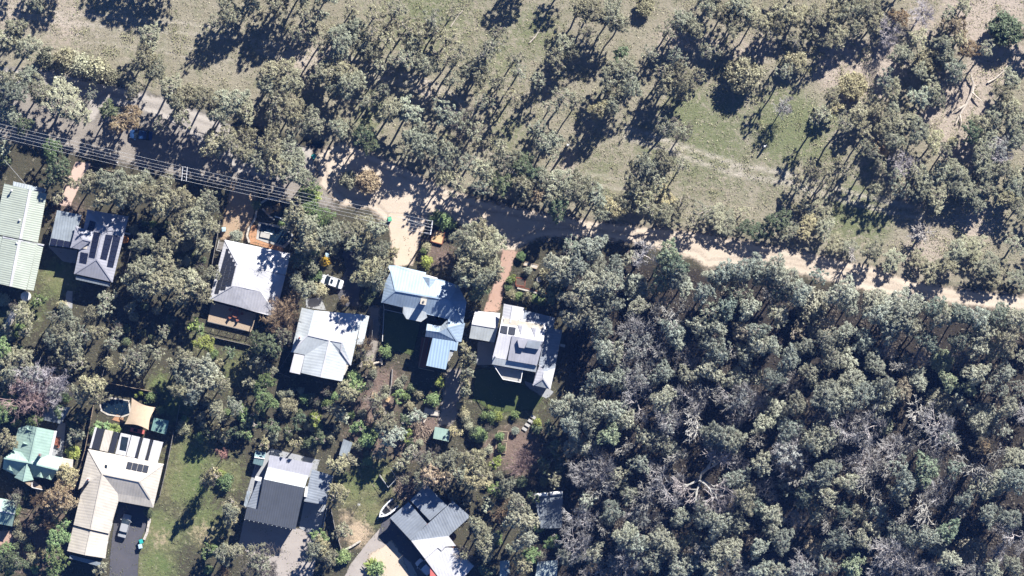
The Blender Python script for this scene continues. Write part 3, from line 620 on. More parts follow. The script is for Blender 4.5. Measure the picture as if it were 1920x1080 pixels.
h.wall([(926,668),(943,595),(1023,607),(1038,620),(1050,622),(1038,690),(1030,727),(1002,720),(1006,690)], 2.8); h.wall([(937,627),(943,594),(1023,607),(1006,684),(925,670)], 4.5, z0=2.8, windows=False); h.caps('roof_white')
h.bit('balcony_floor', [(926,685),(981,695),(976,717),(943,711)], 2.0, 2.2, 'concrete'); h.rail([(926,685),(943,711),(976,717),(980,695)], 2.2, 1.0, 'white')
h.add('air_conditioner', *box(P(1055,648,.5), (.45,.25,.4), -.2), M['white']); h.add('roof_vent', *lathe(P(929,668,6.5), [(.12,0),(.12,.5),(.2,.55),(.05,.7)], 8), M['steel'])
h = House('garage', 'white gable-roofed garage at the foot of the red driveway', [(880,583),(938,640)], 'garage')
r1, r2 = (884.6,607,4.2), (933,615,4.2)
h.slope([(890.4,583,3.0),(938,587,3.0),r2,r1], 'roof_white'); h.slope([r1,r2,(927,642,3.0),(879.7,634,3.0)], 'roof_pale'); h.wall([(890,585),(937,588),(926,640),(881,632)], 2.8); h.caps('roof_lilac')
# --- house G: mint green gables with dormers
h = House('house', 'mint green steep-roofed house with many small dormers at the left edge', [(5,798),(137,903)])
ra, rb, rc, rd = (70,801,6.2), (55,867.5,6.2), (7.5,859,5.8), (108,881,5.8); e2, e1 = (101.7,807.5,4.2), (91,853,4.2)
h.slope([ra, e2, e1, rb], 'roof_mint'); h.slope([ra, rb, (23,848,3.2), (34,803,3.2), (50,797,4.4)], 'roof_mint')
h.slope([rc, (25,844,4.0), (40,848,4.6), rb], 'roof_mint'); h.slope([rb, e1, (116,858,4.0), rd], 'roof_mint'); rs = (51.5,868,5.9)
h.slope([rc, rb, rd, (98,899,3.4), (63,894,3.4), (27,890,3.4), (5,879,3.4)], 'roof_mint')
gs = (44,903,5.9); h.slope([rs, gs, (26.7,895,3.9)], 'roof_mint', .1); h.slope([rs, (63,900,3.9), gs], 'roof_mint', .1)
for t, l_, r_ in (((18,872),(12,880),(23.5,883)), ((76.5,884),(69,893),(81,896)), ((92.5,890),(86,897),(96.5,900))): h.dormer(t, l_, r_, 4.0, 4.9, 'roof_mint')
h.dormer((64,810), (51,801), (49,808), 4.5, 5.6, 'roof_mint'); h.dormer((60,836), (44,828), (43,834), 4.3, 5.5, 'roof_mint')
h.slope([(102,807.5,3.1),(107,808,3.0),(97,854,3.0),(91.5,853,3.1)], 'roof_white', .1, 'verandah_roof', cap=False)
h.slope([(116.7,858,3.4),(137.5,861.7,3.1),(136,877,3.1),(113,875,3.4)], 'roof_cream', .12, 'annex_roof', cap=False); h.slope([(116,856.5,4.1),(118,857,4.1),(110,884,5.0),(107.5,883,5.0)], 'roof_white', .1, 'barge_board', cap=False)
h.wall([(8,877),(25,846),(34,805),(99,810),(92,853),(134,863),(130,876),(98,896),(63,898),(46,901),(27,892)], 3.1, 'wall_grey'); h.caps('roof_mint')
h.bit('balcony_floor', [(40,902),(63,901),(80,914),(78,918),(60,914)], 2.2, 2.4, 'timber'); h.rail([(60,905),(60,914),(79,918)], 2.4, .9, 'white'); h.chimney(74.5,853,5.4,6.6,.25,-.2,'wall_grey')
# --- house H: cream L
h = House('house', 'big cream L-shaped roof with a striped north pergola beside the grass slope', [(126,802),(307,1047)])
nw, ne, w1, e1, r1, r2 = (166,842,3.2), (306.6,870,3.2), (146.7,918,3.2), (287.4,952,2.9), (192,888.5,5.6), (260.7,902.5,5.6)
st, sr = (170.5,993,5.1), (220.7,925.5,3.6)
h.slope([nw, ne, r2, r1], 'roof_cream'); h.slope([nw, r1, (169,902,4.4), w1], 'roof_cream'); h.slope([ne, e1, (281.4,935.5,3.6), r2], 'roof_cream')
h.slope([r1, r2, (281.4,935.5,3.6), sr], 'roof_cream'); h.slope([sr, (281.4,935.5,3.6), e1, (222,940,2.9)], 'roof_cream', cap=False)
h.slope([r1, st, (137.8,984,3.2), (151,928,3.2), (169,902,4.4)], 'roof_cream'); h.slope([r1, sr, (222,940,2.9), (204.4,1000.5,3.2), st], 'roof_cream')
g1, g2 = (170,995,4.6), (160,1041,4.6); h.slope([(137.5,986,2.8), g1, g2, (126,1033,2.8)], 'roof_cream'); h.slope([g1, (204,1002,2.8), (197.6,1047,2.8), g2], 'roof_cream')
pn = (nw, ne, r1); h.solar([(239.5,865),(280,873),(276.5,887),(235.5,879)], pn, 4, 1, 'solar_grey', .14)
h.bit('skylight', [(197,871),(201.5,872),(200,881.5),(195.5,880.5)], 4.3, 4.95, 'glass')
h.wall([(168,844),(304,871),(285,950),(222,938),(197,1044),(128,1031),(150,918)], 2.8); h.caps('roof_cream')
h.chimney(165,899,4.2,6.2,.22,-.2,'steel')
pd = lambda t, v: (178 + (306-178)*t - 11*v, 801 + (829-801)*t + 41*v)          # pergola: t along the eave, v down to the house
strips = [(0,.03,'roof_white',0),(.03,.14,'solar_grey',-.25),(.15,.27,'roof_cream',0),(.28,.36,'solar_grey',-.25),(.38,.53,'roof_white',.35),(.54,.66,'roof_white',0),(.66,.70,'solar_grey',-.25),(.71,.81,'roof_white',0),(.82,.85,'solar_grey',-.25),(.86,1.0,'roof_white',0)]
for t0, t1_, mt, dz in strips:
    pts = [pd(t0,0), pd(t1_,0), pd(t1_,.95), pd(t0,.95)]; h.slope([(x, y, 2.75+dz) for x, y in pts], mt, .07, 'pergola_panel', cap=False)
h.bit('skylight', [(228,818),(241,820.5),(236.5,846),(224,843)], 3.0, 3.18, 'glass')
for t in (0, .33, .66, 1.0): h.rod('pergola_post', [(*pd(t, .02), 0), (*pd(t, .02), 2.6)], .06, 'trim')
h.slope([(131,1040,2.5),(190,1055,2.5),(186,1062,2.4),(130,1047,2.4)], 'roof_slate', .08, 'verandah_roof', cap=False)
# --- house I: charcoal
h = House('house', 'charcoal-roofed house with a white north strip and shaded concrete terrace', [(456,853),(625,993)])
h.slope([(506,853,3.0),(587,869,3.0),(578,892.5,3.3),(502,876,3.3)], 'roof_zinc', .12, cap=False); h.slope([(502,876,3.6),(578,892.5,3.6),(571,914.5,4.9),(495,898.5,4.9)], 'roof_pale', .3, cap=False)
h.slope([(494,899,5.0),(571,915,5.0),(554,993,3.7),(458,973,3.7),(463,951,4.1),(482.5,955,4.1)], 'roof_char', .16, cap=False)
h.slope([(484,901,3.6),(490,903,3.6),(482,955,3.3),(463,950,2.9)], 'roof_grey', .12, 'annex_roof', cap=False); h.slope([(463,921,2.7),(470,921,2.7),(463,950,2.7),(457,948,2.7)], 'roof_slate', .1, 'annex_roof', cap=False)
h.slope([(585,880,3.0),(625,892,2.8),(611,947,2.8),(570,940,3.0)], 'roof_grey', .15, 'carport_roof', cap=False); h.bit('air_conditioner', [(573,912),(578,913),(575,932),(570,931)], 3.0, 3.5, 'white')
h.wall([(504,856),(585,871),(553,990),(461,970),(466,952),(484,954)], 2.9, 'wall_grey'); h.wall([(496,900),(569,916),(553,990),(461,970),(466,953),(484,957)], 3.5, 'wall_grey', z0=2.9, windows=False)
for k in range(12):
    x, y = 459 + 94*k/11, 974.3 + 20*k/11; h.add('gutter_clip', *box(P(x, y, h.zq(3.75)), (.06,.05,.03), -.2), M['trim'])
for p in ((622,894),(609,944),(597,889)): h.rod('carport_post', [(*p, 0), (*p, 2.8)], .06, 'trim')
h.rail([(614,948),(605,990)], 0, 1.2, 'trim')
h.bit('skylight', [(479,893),(491,895),(489,903),(477,900)], 2.9, 3.0, 'white')
h = House('garden_shed', 'small teal-grey steel shed beside the charcoal roof', [(474,845),(498,874)], 'shed')
h.slope([(479,845,2.1),(498.6,848,2.1),(496,860,2.5),(477,857,2.5)], 'shed_teal', .08); h.slope([(477,857,2.5),(496,860,2.5),(492,874,2.1),(474,869,2.1)], 'shed_teal', .08); h.wall([(479,846),(498,849),(492,873),(475,868)], 2.0, 'wall_grey', .15, False); h.caps('white', .2)
h.add('door', *box((P(484,871)[0], P(484,871)[1]+.02, 1.0), (.4,.06,.95), -.2), M['trim_dark'])
# --- house J: diagonal flat roofs
h = House('house', 'diagonal grey low-pitched house at the bottom edge beside the boat', [(731,908),(888,1085)])
h.slope([(799,908,3.4),(838,948,3.4),(806,976,3.2),(769,938,3.2)], 'roof_grey', .4, cap=False); h.slope([(766,941,3.0),(801,982,3.0),(770,1013,2.8),(731,971,2.8)], 'roof_grey', .2, cap=False)
h.slope([(849,939,3.5),(879,966,3.2),(879,971,3.2),(841,1005.5,3.2),(800,1040,3.2),(770.5,1013,3.2),(786,997,3.3)], 'roof_grey', .3, cap=False)
h.slope([(841,1005,3.35),(855,1023.5,3.35),(835,1025,3.35),(828,1033,3.35),(821,1027,3.35),(797,1048,3.35),(771,1014,3.35)], 'roof_white', .14, cap=False)
h.slope([(797,1048.5,3.1),(821,1027.5,3.1),(828,1034,3.1),(835.5,1026,3.1),(856,1028,3.1),(889,1061,2.9),(864,1090,2.9),(822,1082,2.9)], 'roof_white', .2, cap=False)
h.bit('porch_roof', [(807,1058),(832,1088),(806,1090)], 2.6, 2.75, 'red')
h.rod('gutter', [(856,1027,3.3),(888,1060,3.1)], .1, 'trim_dark')
h.wall([(800,912),(835,948),(806,972),(775,938)], 3.0, 'wall_brick'); h.wall([(735,971),(770,1010),(845,1000),(874,968),(848,943),(800,980),(766,945)], 2.6, 'wall_brick'); h.wall([(775,1015),(840,1008),(852,1025),(884,1061),(862,1086),(824,1080)], 2.6, 'wall_brick')
# --- sheds
def shed(label, q, zs, mats, ridge=None, name='garden_shed', wm='wall_grey'):
    h = House(name, label, q, 'shed'); z0, z1 = zs
    if ridge is None: h.slope([(*q[0], z1), (*q[1], z1), (*q[2], z0), (*q[3], z0)], mats, .1, cap=False)
    else:
        a = tuple(.5*(q[0][i]+q[3][i]) for i in (0,1)); b = tuple(.5*(q[1][i]+q[2][i]) for i in (0,1))
        h.slope([(*q[0], z0), (*q[1], z0), (*b, z1), (*a, z1)], mats, .1); h.slope([(*a, z1), (*b, z1), (*q[2], z0), (*q[3], z0)], mats, .1)
    h.wall(q, z0-.1, wm, .2, False); h.caps('trim', .2)
    c = P(*[(q[2][i]+q[3][i])/2 for i in (0,1)]); e = Vector(P(*q[2])) - Vector(P(*q[3]))
    h.add('door', *box((c[0], c[1]+.2, .95), (.45,.06,.92), math.atan2(e.y, e.x)), M['trim_dark']); return h
shed('old grey corrugated shed roof behind the mint green house', [(83,763),(133,763),(115,795),(79,787)], (2.6,2.9), 'roof_old')
h = shed('dark grey shed alone in the woodland with two white tubes along its top edge', [(1002,932),(1055,926),(1054,990),(1014,991)], (2.7,3.1), 'roof_old')
h.add('white_tube', *tube([P(1003,928.5,3.3), P(1027,926.5,3.3)], .34, 10), M['white']); h.add('white_tube', *tube([P(1031,926,3.3), P(1055,923.5,3.3)], .34, 10), M['white'])
h.add('joint_ring', *tube([P(1026,926.5,3.3), P(1031.5,926,3.3)], .26, 8), M['trim_dark'])
shed('pale weathered shed roof at the bottom edge of the woodland', [(1008,1053),(1046,1050),(1044,1092),(1002,1092)], (2.5,2.7), 'fibre')
shed('small mint green shed at the end of the garden path', [(815.5,800),(845,806),(841.5,828),(812,822)], (2.2,2.4), 'roof_mint')
shed('slate grey cubby roof beside a bushy tree above the charcoal house', [(644,823),(661,830),(652,859),(635.5,853)], (2.2,2.5), 'roof_slate')
shed('cream gabled shed tucked under a bush at the left edge', [(8,609),(27,571),(42,574),(20,611)], (2.3,2.8), 'roof_cream', True)
shed('green steel shed beside the tan shade sail', [(289,783),(317,789),(311,815),(283,807)], (2.2,2.5), 'shed_green')
h = shed('green hip-roofed garage cut by the left edge below the mint house', [(-40,927),(33,940),(23,987),(-50,973)], (2.8,4.2), 'roof_mint', True, 'garage')
single('lean_to_roof', *prism([P(x,y,2.5)[:2] for x,y in [(937,1052),(955,1050),(957,1095),(937,1095)]], 2.4, 2.5), M['fibre'], 'narrow weathered sheet roof under trees beside the bottom edge', 'roof')
# --- shade sail
t = Thing('shade_sail', 'tan four-cornered shade sail stretched over a backyard', 'shade sail', P(262,778))
cs = [(247,746,3.6),(292,764,2.6),(278.5,806,3.4),(234,795,2.5)]; N = 12; V, F = [], []
for i in range(N+1):
    for j in range(N+1):
        u, v = i/N, j/N; p = [ (cs[0][k]*(1-u)+cs[1][k]*u)*(1-v) + (cs[3][k]*(1-u)+cs[2][k]*u)*v for k in range(3)]
        cx, cy = 263, 778; pull = .16*(4*u*(1-u)*(1-2*min(v,1-v))**3 + 4*v*(1-v)*(1-2*min(u,1-u))**3)
        V.append(P(p[0]+(cx-p[0])*pull, p[1]+(cy-p[1])*pull, p[2]))
for i in range(N):
    for j in range(N): a = i*(N+1)+j; F.append((a, a+N+1, a+N+2, a+1))
t.add('sail_cloth', V, F, M['sail'], smooth=True)
for c in cs: t.add('post', *tube([P(c[0],c[1],0), P(c[0],c[1],c[2]+.15)], .07, 8), M['trim_dark'])
# --- pools
t = Thing('swimming_pool', 'dark water pool ringed by orange paving north of the white roof', 'pool', P(515,440))
pw = [(489,419),(521,427),(534,430),(548,444),(531,461),(505,452),(485,447)]
t.add('water', *prism(W(pw), .02, .05), M['water'])
def ring(poly, w, z0, z1):
    c = Vector((sum(p[0] for p in poly)/len(poly), sum(p[1] for p in poly)/len(poly))); parts = []
    o = [Vector(p) for p in poly]; e = [c + (p-c)*(1 + w/(p-c).length) for p in o]; k = len(o)
    for i in range(k):
        j = (i+1) % k; parts.append(prism([tuple(o[i]), tuple(o[j]), tuple(e[j]), tuple(e[i])], z0, z1))
    return join(*parts)
t.add('coping', *ring(W(pw), .5, .02, .11), M['concrete'])
t.add('paving', *prism(W([(472,423),(480,421),(483,449),(505,455),(531,463),(531,473),(468,456),(467,440)]), .012, .065), M['paver'])
t.add('float', *box(P(497,441,.06), (.9,.5,.05), -.2), M['concrete']); t.add('float', *box(P(503,437,.06), (.8,.12,.05), -.25), M['white'])
t = Thing('swimming_pool', 'dark curved pool beside the tan shade sail', 'pool', P(205,768))
pw2 = [(188,752),(210,748),(240,752),(243,775),(228,780),(204,776),(192,770)]
t.add('water', *prism(W(pw2), .02, .05), M['water']); t.add('coping', *ring(W(pw2), .35, .02, .12), M['stone']); t.add('paving', *prism(W([(210,787),(219,777),(232,782),(230,793)]), .015, .09), M['paver'])

# ------------------------------------------------------------------ vehicles
def car(label, px, py, nose, paint, L=4.6, Wd=1.8, sunroof=False, hatch=False):
    "nose: photo-pixel direction (dx, dy) the bonnet points to"
    x0, y0, _ = P(px, py); ang = math.atan2(-nose[1], nose[0]); t = Thing('parked_car', label, 'car', (x0, y0, .02)); ca, sa = math.cos(ang), math.sin(ang)
    def Q(x, y, z): return (x0 + x*ca - y*sa, y0 + x*sa + y*ca, z + .02)
    hl, hw = L/2, Wd/2
    st = [(-hl,.72,.45,.80),(-hl+.12,.90,.30,.93),(-hl+.8,.97,.25,.98),(-.3,1.0,.25,.95),(hl-1.3,.98,.25,.92),(hl-.45,.92,.28,.82),(hl-.1,.78,.34,.70),(hl,.55,.42,.62)]
    V, F = [], []
    for x, w, zb, zt in st:
        w *= hw; V += [Q(x,-w*.93,zb), Q(x,-w,zb+.25), Q(x,-w*.94,zt), Q(x,-w*.5,zt+.05), Q(x,w*.5,zt+.05), Q(x,w*.94,zt), Q(x,w,zb+.25), Q(x,w*.93,zb)]
    for i in range(len(st)-1):
        F += [(i*8+k, i*8+(k+1) % 8, (i+1)*8+(k+1) % 8, (i+1)*8+k) for k in range(8)]
    F += [tuple(range(7,-1,-1)), tuple(range(len(V)-8, len(V)))]
    body = t.add('body', V, F, M[paint], smooth=False)
    rb = -hl+.30 if hatch else -hl+.62; rt = -hl+.75 if hatch else -hl+1.2; ft, fb = .38, 1.2; zb, zt = .95, 1.42; wb, wt = hw*.90, hw*.80
    t.add('roof', *prism([Q(rt,-wt,0)[:2], Q(ft,-wt,0)[:2], Q(ft+.06,0,0)[:2], Q(ft,wt,0)[:2], Q(rt,wt,0)[:2], Q(rt-.05,0,0)[:2]], zt-.02, zt+.04), M[paint])
    t.add('windscreen', [Q(fb,-wb,zb), Q(fb+.12,0,zb), Q(fb,wb,zb), Q(ft,wt,zt), Q(ft+.06,0,zt+.02), Q(ft,-wt,zt)], [(0,1,4,5),(1,2,3,4)], M['glass'])
    t.add('rear_window', [Q(rb,-wb,zb), Q(rb,wb,zb), Q(rt,wt,zt), Q(rt,-wt,zt)], [(0,3,2,1)], M['glass'])
    for s in (-1, 1):
        t.add('side_window', [Q(rb,s*wb,zb), Q(fb,s*wb,zb), Q(ft,s*wt,zt), Q(rt,s*wt,zt)], [(0,1,2,3)] if s < 0 else [(3,2,1,0)], M['glass'])
        t.add('headlight', *box(Q(hl-.16, s*hw*.62, .6), (.1,.2,.07), ang), M['lamp_lens']); t.add('mirror', *box(Q(fb-.15, s*(hw+.08), .98), (.07,.12,.07), ang), M[paint])
        t.add('door_pillar', *beam(Q(-.35, s*wb, zb), Q(-.42, s*wt, zt), .07, .05), M[paint])
        for wx in (-hl+.85, hl-.9):
            c = Q(wx, s*(hw-.08), .31); d = Vector((-sa, ca, 0))*.1
            w = t.add('wheel', *tube([Vector(c)-d, Vector(c)+d], .31, 14), M['rubber']); t.add('rim', *tube([Vector(c)-d*1.08, Vector(c)+d*1.08], .18, 10), M['steel'], parent=w)
    if sunroof: t.add('sunroof', *prism([Q(ft-.62,-.42,0)[:2], Q(ft-.15,-.42,0)[:2], Q(ft-.15,.42,0)[:2], Q(ft-.62,.42,0)[:2]], zt+.03, zt+.05), M['glass'])
    return t
car('white sedan parked nose left on the shaded asphalt driveway', 622, 528, (-38,-12), 'paint_white', 4.4, 1.85, True)
car('silver sedan parked on the dark driveway inside the L-shaped cream house', 234, 986, (11,-40), 'paint_silver', 4.5, 1.75)
car('blue car parked in tree shade on the gravel verge', 265, 253, (-40,-4), 'paint_blue', 4.3, 1.8)
car('white hatchback beside the red porch at the bottom edge', 797, 1065, (-10,-10), 'paint_white', 4.0, 1.75, hatch=True)

def bin_(label, px, py, lid, rz, group=None):
    x, y, _ = P(px, py); t = Thing('wheelie_bin', label, 'bin', (x, y, .02), group); ca, sa = math.cos(rz), math.sin(rz)
    t.add('body', *box((x, y, .52), (.30,.30,.46), rz, 1.1), M['bin_body'] if lid != 'bin_pale' else M['bin_pale']); t.add('lid', *join(box((x, y, 1.01), (.36,.40,.035), rz), box((x, y, 1.05), (.28,.30,.03), rz)), M[lid])
    t.add('handle', *box((x-sa*.44, y+ca*.44, .98), (.30,.03,.03), rz), M['rubber'])
    for s in (-1, 1):
        c = Vector((x+ca*.27*s-sa*.33, y+sa*.27*s+ca*.33, .12)); d = Vector((ca, sa, 0))*.05; t.add('wheel', *tube([c-d, c+d], .12, 10), M['rubber'])
bin_('teal-lidded wheelie bin on the edge of the grassy slope by the dark driveway', 265, 1015, 'bin_teal', .3)
bin_('pale blue wheelie bin just below the teal-lidded one on the grass edge', 263.5, 1024, 'bin_pale', .2)
bin_('pale wheelie bin in the trees above the white sedan', 614, 478, 'bin_pale', 0)
bin_('teal wheelie bin at the corner of the dirt road junction', 589, 293, 'bin_teal', .6)
bin_('green wheelie bin beside the top of the wide tan driveway', 731, 411, 'bin_green', .2)
bin_('pale blue wheelie bin beside the clay driveway stairs', 420, 430, 'bin_pale', .1)
# boat on its trailer
t = Thing('boat', 'white open boat with pointed bow beside the diagonal grey house', 'boat', P(727,955))
bow, ax = Vector(P(711,969)), (Vector(P(738,945)) - Vector(P(711,969))); Lb = ax.length*1.15; ax = ax.normalized(); sdv = Vector((-ax.y, ax.x, 0))
prof = [(0,.02),(.12,.42),(.28,.78),(.48,.98),(.75,1.05),(1.0,1.0)]
V, F = [], []
for f, w in prof:
    c = bow + ax*(f*Lb); zt = 1.35 - .25*f; b = max(.02, w)
    V += [c - sdv*b*.55 + Vector((0,0,.55)), c - sdv*b + Vector((0,0,zt)), c - sdv*max(.01,b-.28) + Vector((0,0,zt)), c - sdv*max(.005,b-.34)*.9 + Vector((0,0,.75)),
          c + sdv*max(.005,b-.34)*.9 + Vector((0,0,.75)), c + sdv*max(.01,b-.28) + Vector((0,0,zt)), c + sdv*b + Vector((0,0,zt)), c + sdv*b*.55 + Vector((0,0,.55))]
for i in range(len(prof)-1): F += [(i*8+k, i*8+(k+1) % 8, (i+1)*8+(k+1) % 8, (i+1)*8+k) for k in range(8)]
F += [tuple(range(7,-1,-1)), tuple(range(len(V)-8, len(V)))]
t.add('hull', V, F, M['paint_white'])
fl = [bow + ax*(f*Lb) for f, w in prof]; poly = [tuple((c + sdv*max(.02,w-.33)*.98).xy) for c, (f, w) in zip(fl, prof)] + [tuple((c - sdv*max(.02,w-.33)*.98).xy) for c, (f, w) in reversed(list(zip(fl, prof)))]
t.add('cockpit_floor', *prism(poly[2:-2], .78, .9), M['rubber']); fd = [p for p in poly[:2]] + [p for p in poly[-2:]]
t.add('foredeck', *prism([tuple(bow.xy), tuple((bow+ax*Lb*.26+sdv*.62).xy), tuple((bow+ax*Lb*.2).xy), tuple((bow+ax*Lb*.26-sdv*.62).xy)], 1.2, 1.31), M['paint_white'])
t.add('hatch', *lathe(bow + ax*Lb*.17 + Vector((0,0,1.31)), [(.16,0),(.16,.04)], 10), M['rubber'])
t.add('thwart', *beam(bow+ax*Lb*.6-sdv*.7+Vector((0,0,1.0)), bow+ax*Lb*.6+sdv*.7+Vector((0,0,1.0)), .35, .06), M['timber_grey'])
for s in (-1, 1): t.add('trailer_wheel', *tube([bow+ax*Lb*.65+sdv*s*.9+Vector((0,0,.3)), bow+ax*Lb*.65+sdv*s*1.1+Vector((0,0,.3))], .3, 12), M['rubber'])
t.add('trailer_frame', *beam(bow-ax*.6+Vector((0,0,.45)), bow+ax*Lb*.95+Vector((0,0,.45)), .12, .12), M['steel'])

# ------------------------------------------------------------------ power line
ARM = 1.25
def pole(label, px, py, dx, dy, double):
    x, y, _ = P(px, py, 9.0); t = Thing('power_pole', label, 'power pole', (x, y, 0))
    t.add('pole', *tube([(x,y,0),(x,y,5),(x,y,9.4)], [.20,.17,.13], 10), M['timber_grey']); d = Vector((dx, -dy, 0)).normalized(); n = Vector((-d.y, d.x, 0))
    for k in ((-.42, .42) if double else (0,)):
        c = Vector((x, y, 9.05)) + n*k; t.add('crossarm', *beam(c - d*ARM*1.05, c + d*ARM*1.05, .12 if double else .2, .14), M['steel'])
    for f in (-1, -.45, 0.0, .45, 1):
        t.add('insulator', *lathe(Vector((x, y, 9.13)) + d*ARM*f, [(.05,0),(.09,.1),(.04,.2)], 8), M['white'])
    if double: t.add('brace', *beam(Vector((x,y,8.9))-n*.42, Vector((x,y,8.9))+n*.42, .1, .1), M['steel'])
    else:
        for f in (-1, .85):
            c = Vector((x, y, 8.75)) + d*ARM*f; t.add('stay_bracket', *beam(c, c - n*1.2 if n.x > 0 else c + n*1.2, .06, .06), M['steel'])
    return Vector((x, y, 9.33)), d
p0, d0 = (Vector(P(-330,168,9.33)), Vector((-.08, -1, 0)).normalized())
p1, d1 = pole('wooden pole with a double white crossarm over the gravel verge', 346, 326, -2, 24, True)
p2, d2 = pole('tall pole with a thick white crossarm beside the square sandpit', 809, 427, -4, 26, False)
nm = ['topmost', 'second', 'middle', 'fourth', 'lowest']
for k, f in enumerate((-1, -.45, 0.0, .45, 1)):
    pts = []
    for (a, da), (b, db), sag in (((p0, d0), (p1, d1), .5), ((p1, d1), (p2, d2), .45)):
        A, B = a + da*ARM*f, b + db*ARM*f
        for i in range(13):
            u = i/12; q = A.lerp(B, u); pts.append(q - Vector((0,0,4*sag*u*(1-u))))
    single('power_line', *tube(pts, .02, 5, False), M['wire'], '%s of the five thin wires strung along the verge to the tall pole' % nm[k], 'power line', 'overhead wires')
def swire(label, a, b, sag=.3):
    A, B = Vector(P(*a)), Vector(P(*b)); single('service_wire', *tube([A.lerp(B, i/8) - Vector((0,0,4*sag*i/8*(1-i/8))) for i in range(9)], .03, 5, False), M['wire'], label, 'wire')
swire('thin service wire slanting to the long pale green roof', (8,300,7.0), (57,356,5.4))
swire('thin wire from the tall pole towards the green verge grass', (809,427,8.6), (745,405,8.2))

# ------------------------------------------------------------------ fences and garden walls
def fence(label, pts, hgt=1.7, mat='timber_grey', bay=2.4, t=.06, name='fence'):
    T = Thing(name, label, 'fence', P(*pts[0]))
    for a, b in zip(pts[:-1], pts[1:]):
        A, B = Vector(P(*a)), Vector(P(*b)); n = max(1, round((B-A).length/bay)); ang = math.atan2((B-A).y, (B-A).x)
        for i in range(n):
            c0, c1 = A.lerp(B, i/n), A.lerp(B, (i+1)/n); m = (c0+c1)/2; hh = hgt*random.uniform(.97, 1.03)
            T.add('fence_panel', *box((m.x, m.y, hh/2), ((c1-c0).length/2-.05, t/2, hh/2), ang), M[mat]); T.add('post', *box((c0.x, c0.y, hgt*.53), (.06,.06,hgt*.53), ang), M[mat])
fence('dark paling fence down the east side of the solar-roofed house', [(259,399),(246,470),(229,531)], 1.8)
fence('pale fence down the west side of the cream L-shaped house', [(176,760),(160,844),(148,884),(140,920)], 1.7, 'timber')
fence('fence between the cream house and the grass slope', [(326,810),(312,880),(300,930)], 1.6, 'timber_grey')
fence('back fence above the shade sail yard', [(205,718),(250,727),(296,736)], 1.6, 'timber')
fence('thin fence running up through the dark yard above the back fence', [(205,650),(199,680),(192,705)], 1.2, 'timber_grey')
fence('short fence left of the clay driveway', [(413,415),(407,448),(398,495)], 1.5, 'timber_grey')
fence('garden fence left of the back lawn beside the blue house', [(700,600),(697,640)], 1.4, 'timber_grey')
fence('fence at the right of the charcoal house carport', [(621,955),(628,988),(640,1030)], 1.7, 'timber_grey')
fence('pale post-and-panel fence along the verge below the wires', [(171,312),(205,320),(246,330)], 1.4, 'timber')
fence('thin wire trellis fence beside the white house lower yard', [(545,660),(520,698),(545,708)], .9, 'timber_grey')
fence('low fence below the timber deck', [(400,632),(440,641),(470,648)], 1.0, 'timber_grey')
fence('dark fence up the left side of the grass slope', [(337,760),(330,800)], 1.4, 'timber_grey')
fence('trampoline-yard fence below the charcoal house garden', [(712,892),(728,915)], 1.1, 'timber_grey')
fence('fence right of the pool garden', [(549,446),(543,470)], 1.3, 'timber_grey')
def lowwall(label, pts, z, w, mat, name='garden_wall'):
    T = Thing(name, label, 'wall', P(*pts[0]))
    for a, b in zip(pts[:-1], pts[1:]):
        A, B = Vector(P(*a)), Vector(P(*b)); n = max(1, round((B-A).length/.9))
        for i in range(n):
            c0, c1 = A.lerp(B, (i+.02)/n), A.lerp(B, (i+.98)/n); zz = z*random.uniform(.93,1.07)
            c0.z = c1.z = zz/2; T.add('stone', *beam(c0, c1, w*random.uniform(.9,1.1), zz), M[mat])
lowwall('curved pale stone wall around the pool garden', [(572,388),(538,379),(503,371),(482,387),(479,409),(467,427),(463,442),(468,455)], .9, .35, 'stone')
lowwall('short white wall inside the pool garden', [(515,406),(530,410),(529,415)], .7, .25, 'white')
lowwall('stone edging in the pool garden', [(492,391),(505,405),(515,412)], .4, .3, 'stone')
lowwall('rock edging beside the dark driveway and grass slope', [(281,972),(276,998),(270,1012)], .5, .5, 'stone')
lowwall('curved block edging of the concrete driveway at the bottom', [(645,1032),(660,1024),(676,1014)], .5, .35, 'stone')
lowwall('low retaining edge between the mulch yard and lane below the blue house', [(736,692),(734,720),(730,742)], .5, .2, 'timber_grey')
# wheel-stop / dark mat on the verge, garden structures
def bed(label, q, hgt, fill, board='timber_grey', plants=None, name='raised_bed'):
    T = Thing(name, label, 'garden bed', P(sum(p[0] for p in q)/4, sum(p[1] for p in q)/4))
    for i in range(4):
        A, B = Vector(P(*q[i])), Vector(P(*q[(i+1) % 4])); A.z = B.z = hgt/2; T.add('board', *beam(A, B, .14, hgt), M[board])
    T.add('fill', *prism(W(q), .02, hgt-.08), M[fill]); return T
bed('square sandpit of orange sand with dark timber sides', [(815,432),(834,436),(829,458),(806,452)], .55, 'sand', 'timber_red')
bed('narrow sand-filled timber bed in the mulch yard', [(699,734),(733,745),(730,754),(696,746)], .45, 'sand', 'timber')
bed('timber framed vegetable bed, upper of the pair on the mulch', [(934,808),(953,810),(951,826),(931,825)], .4, 'soil', 'timber')
bed('timber framed vegetable bed, lower of the pair on the mulch', [(931,828),(950,829),(948,850),(929,850)], .4, 'soil', 'timber')
bed('planted bed in the walled garden right of the red driveway', [(968,520),(985,523),(984,537),(967,534)], .3, 'soil', 'timber_red')
bed('straw covered bed, left of two at the top of the walled garden', [(985,491),(995,493),(992,499),(981,497)], .35, 'stone', 'timber')
bed('straw covered bed, right of two at the top of the walled garden', [(997,494),(1010,497),(1006,504),(993,500)], .35, 'stone', 'timber')
bed('low timber bed beside the garden path at the mint shed', [(797,764),(824,772),(822,780),(794,776)], .3, 'stone', 'timber_grey')
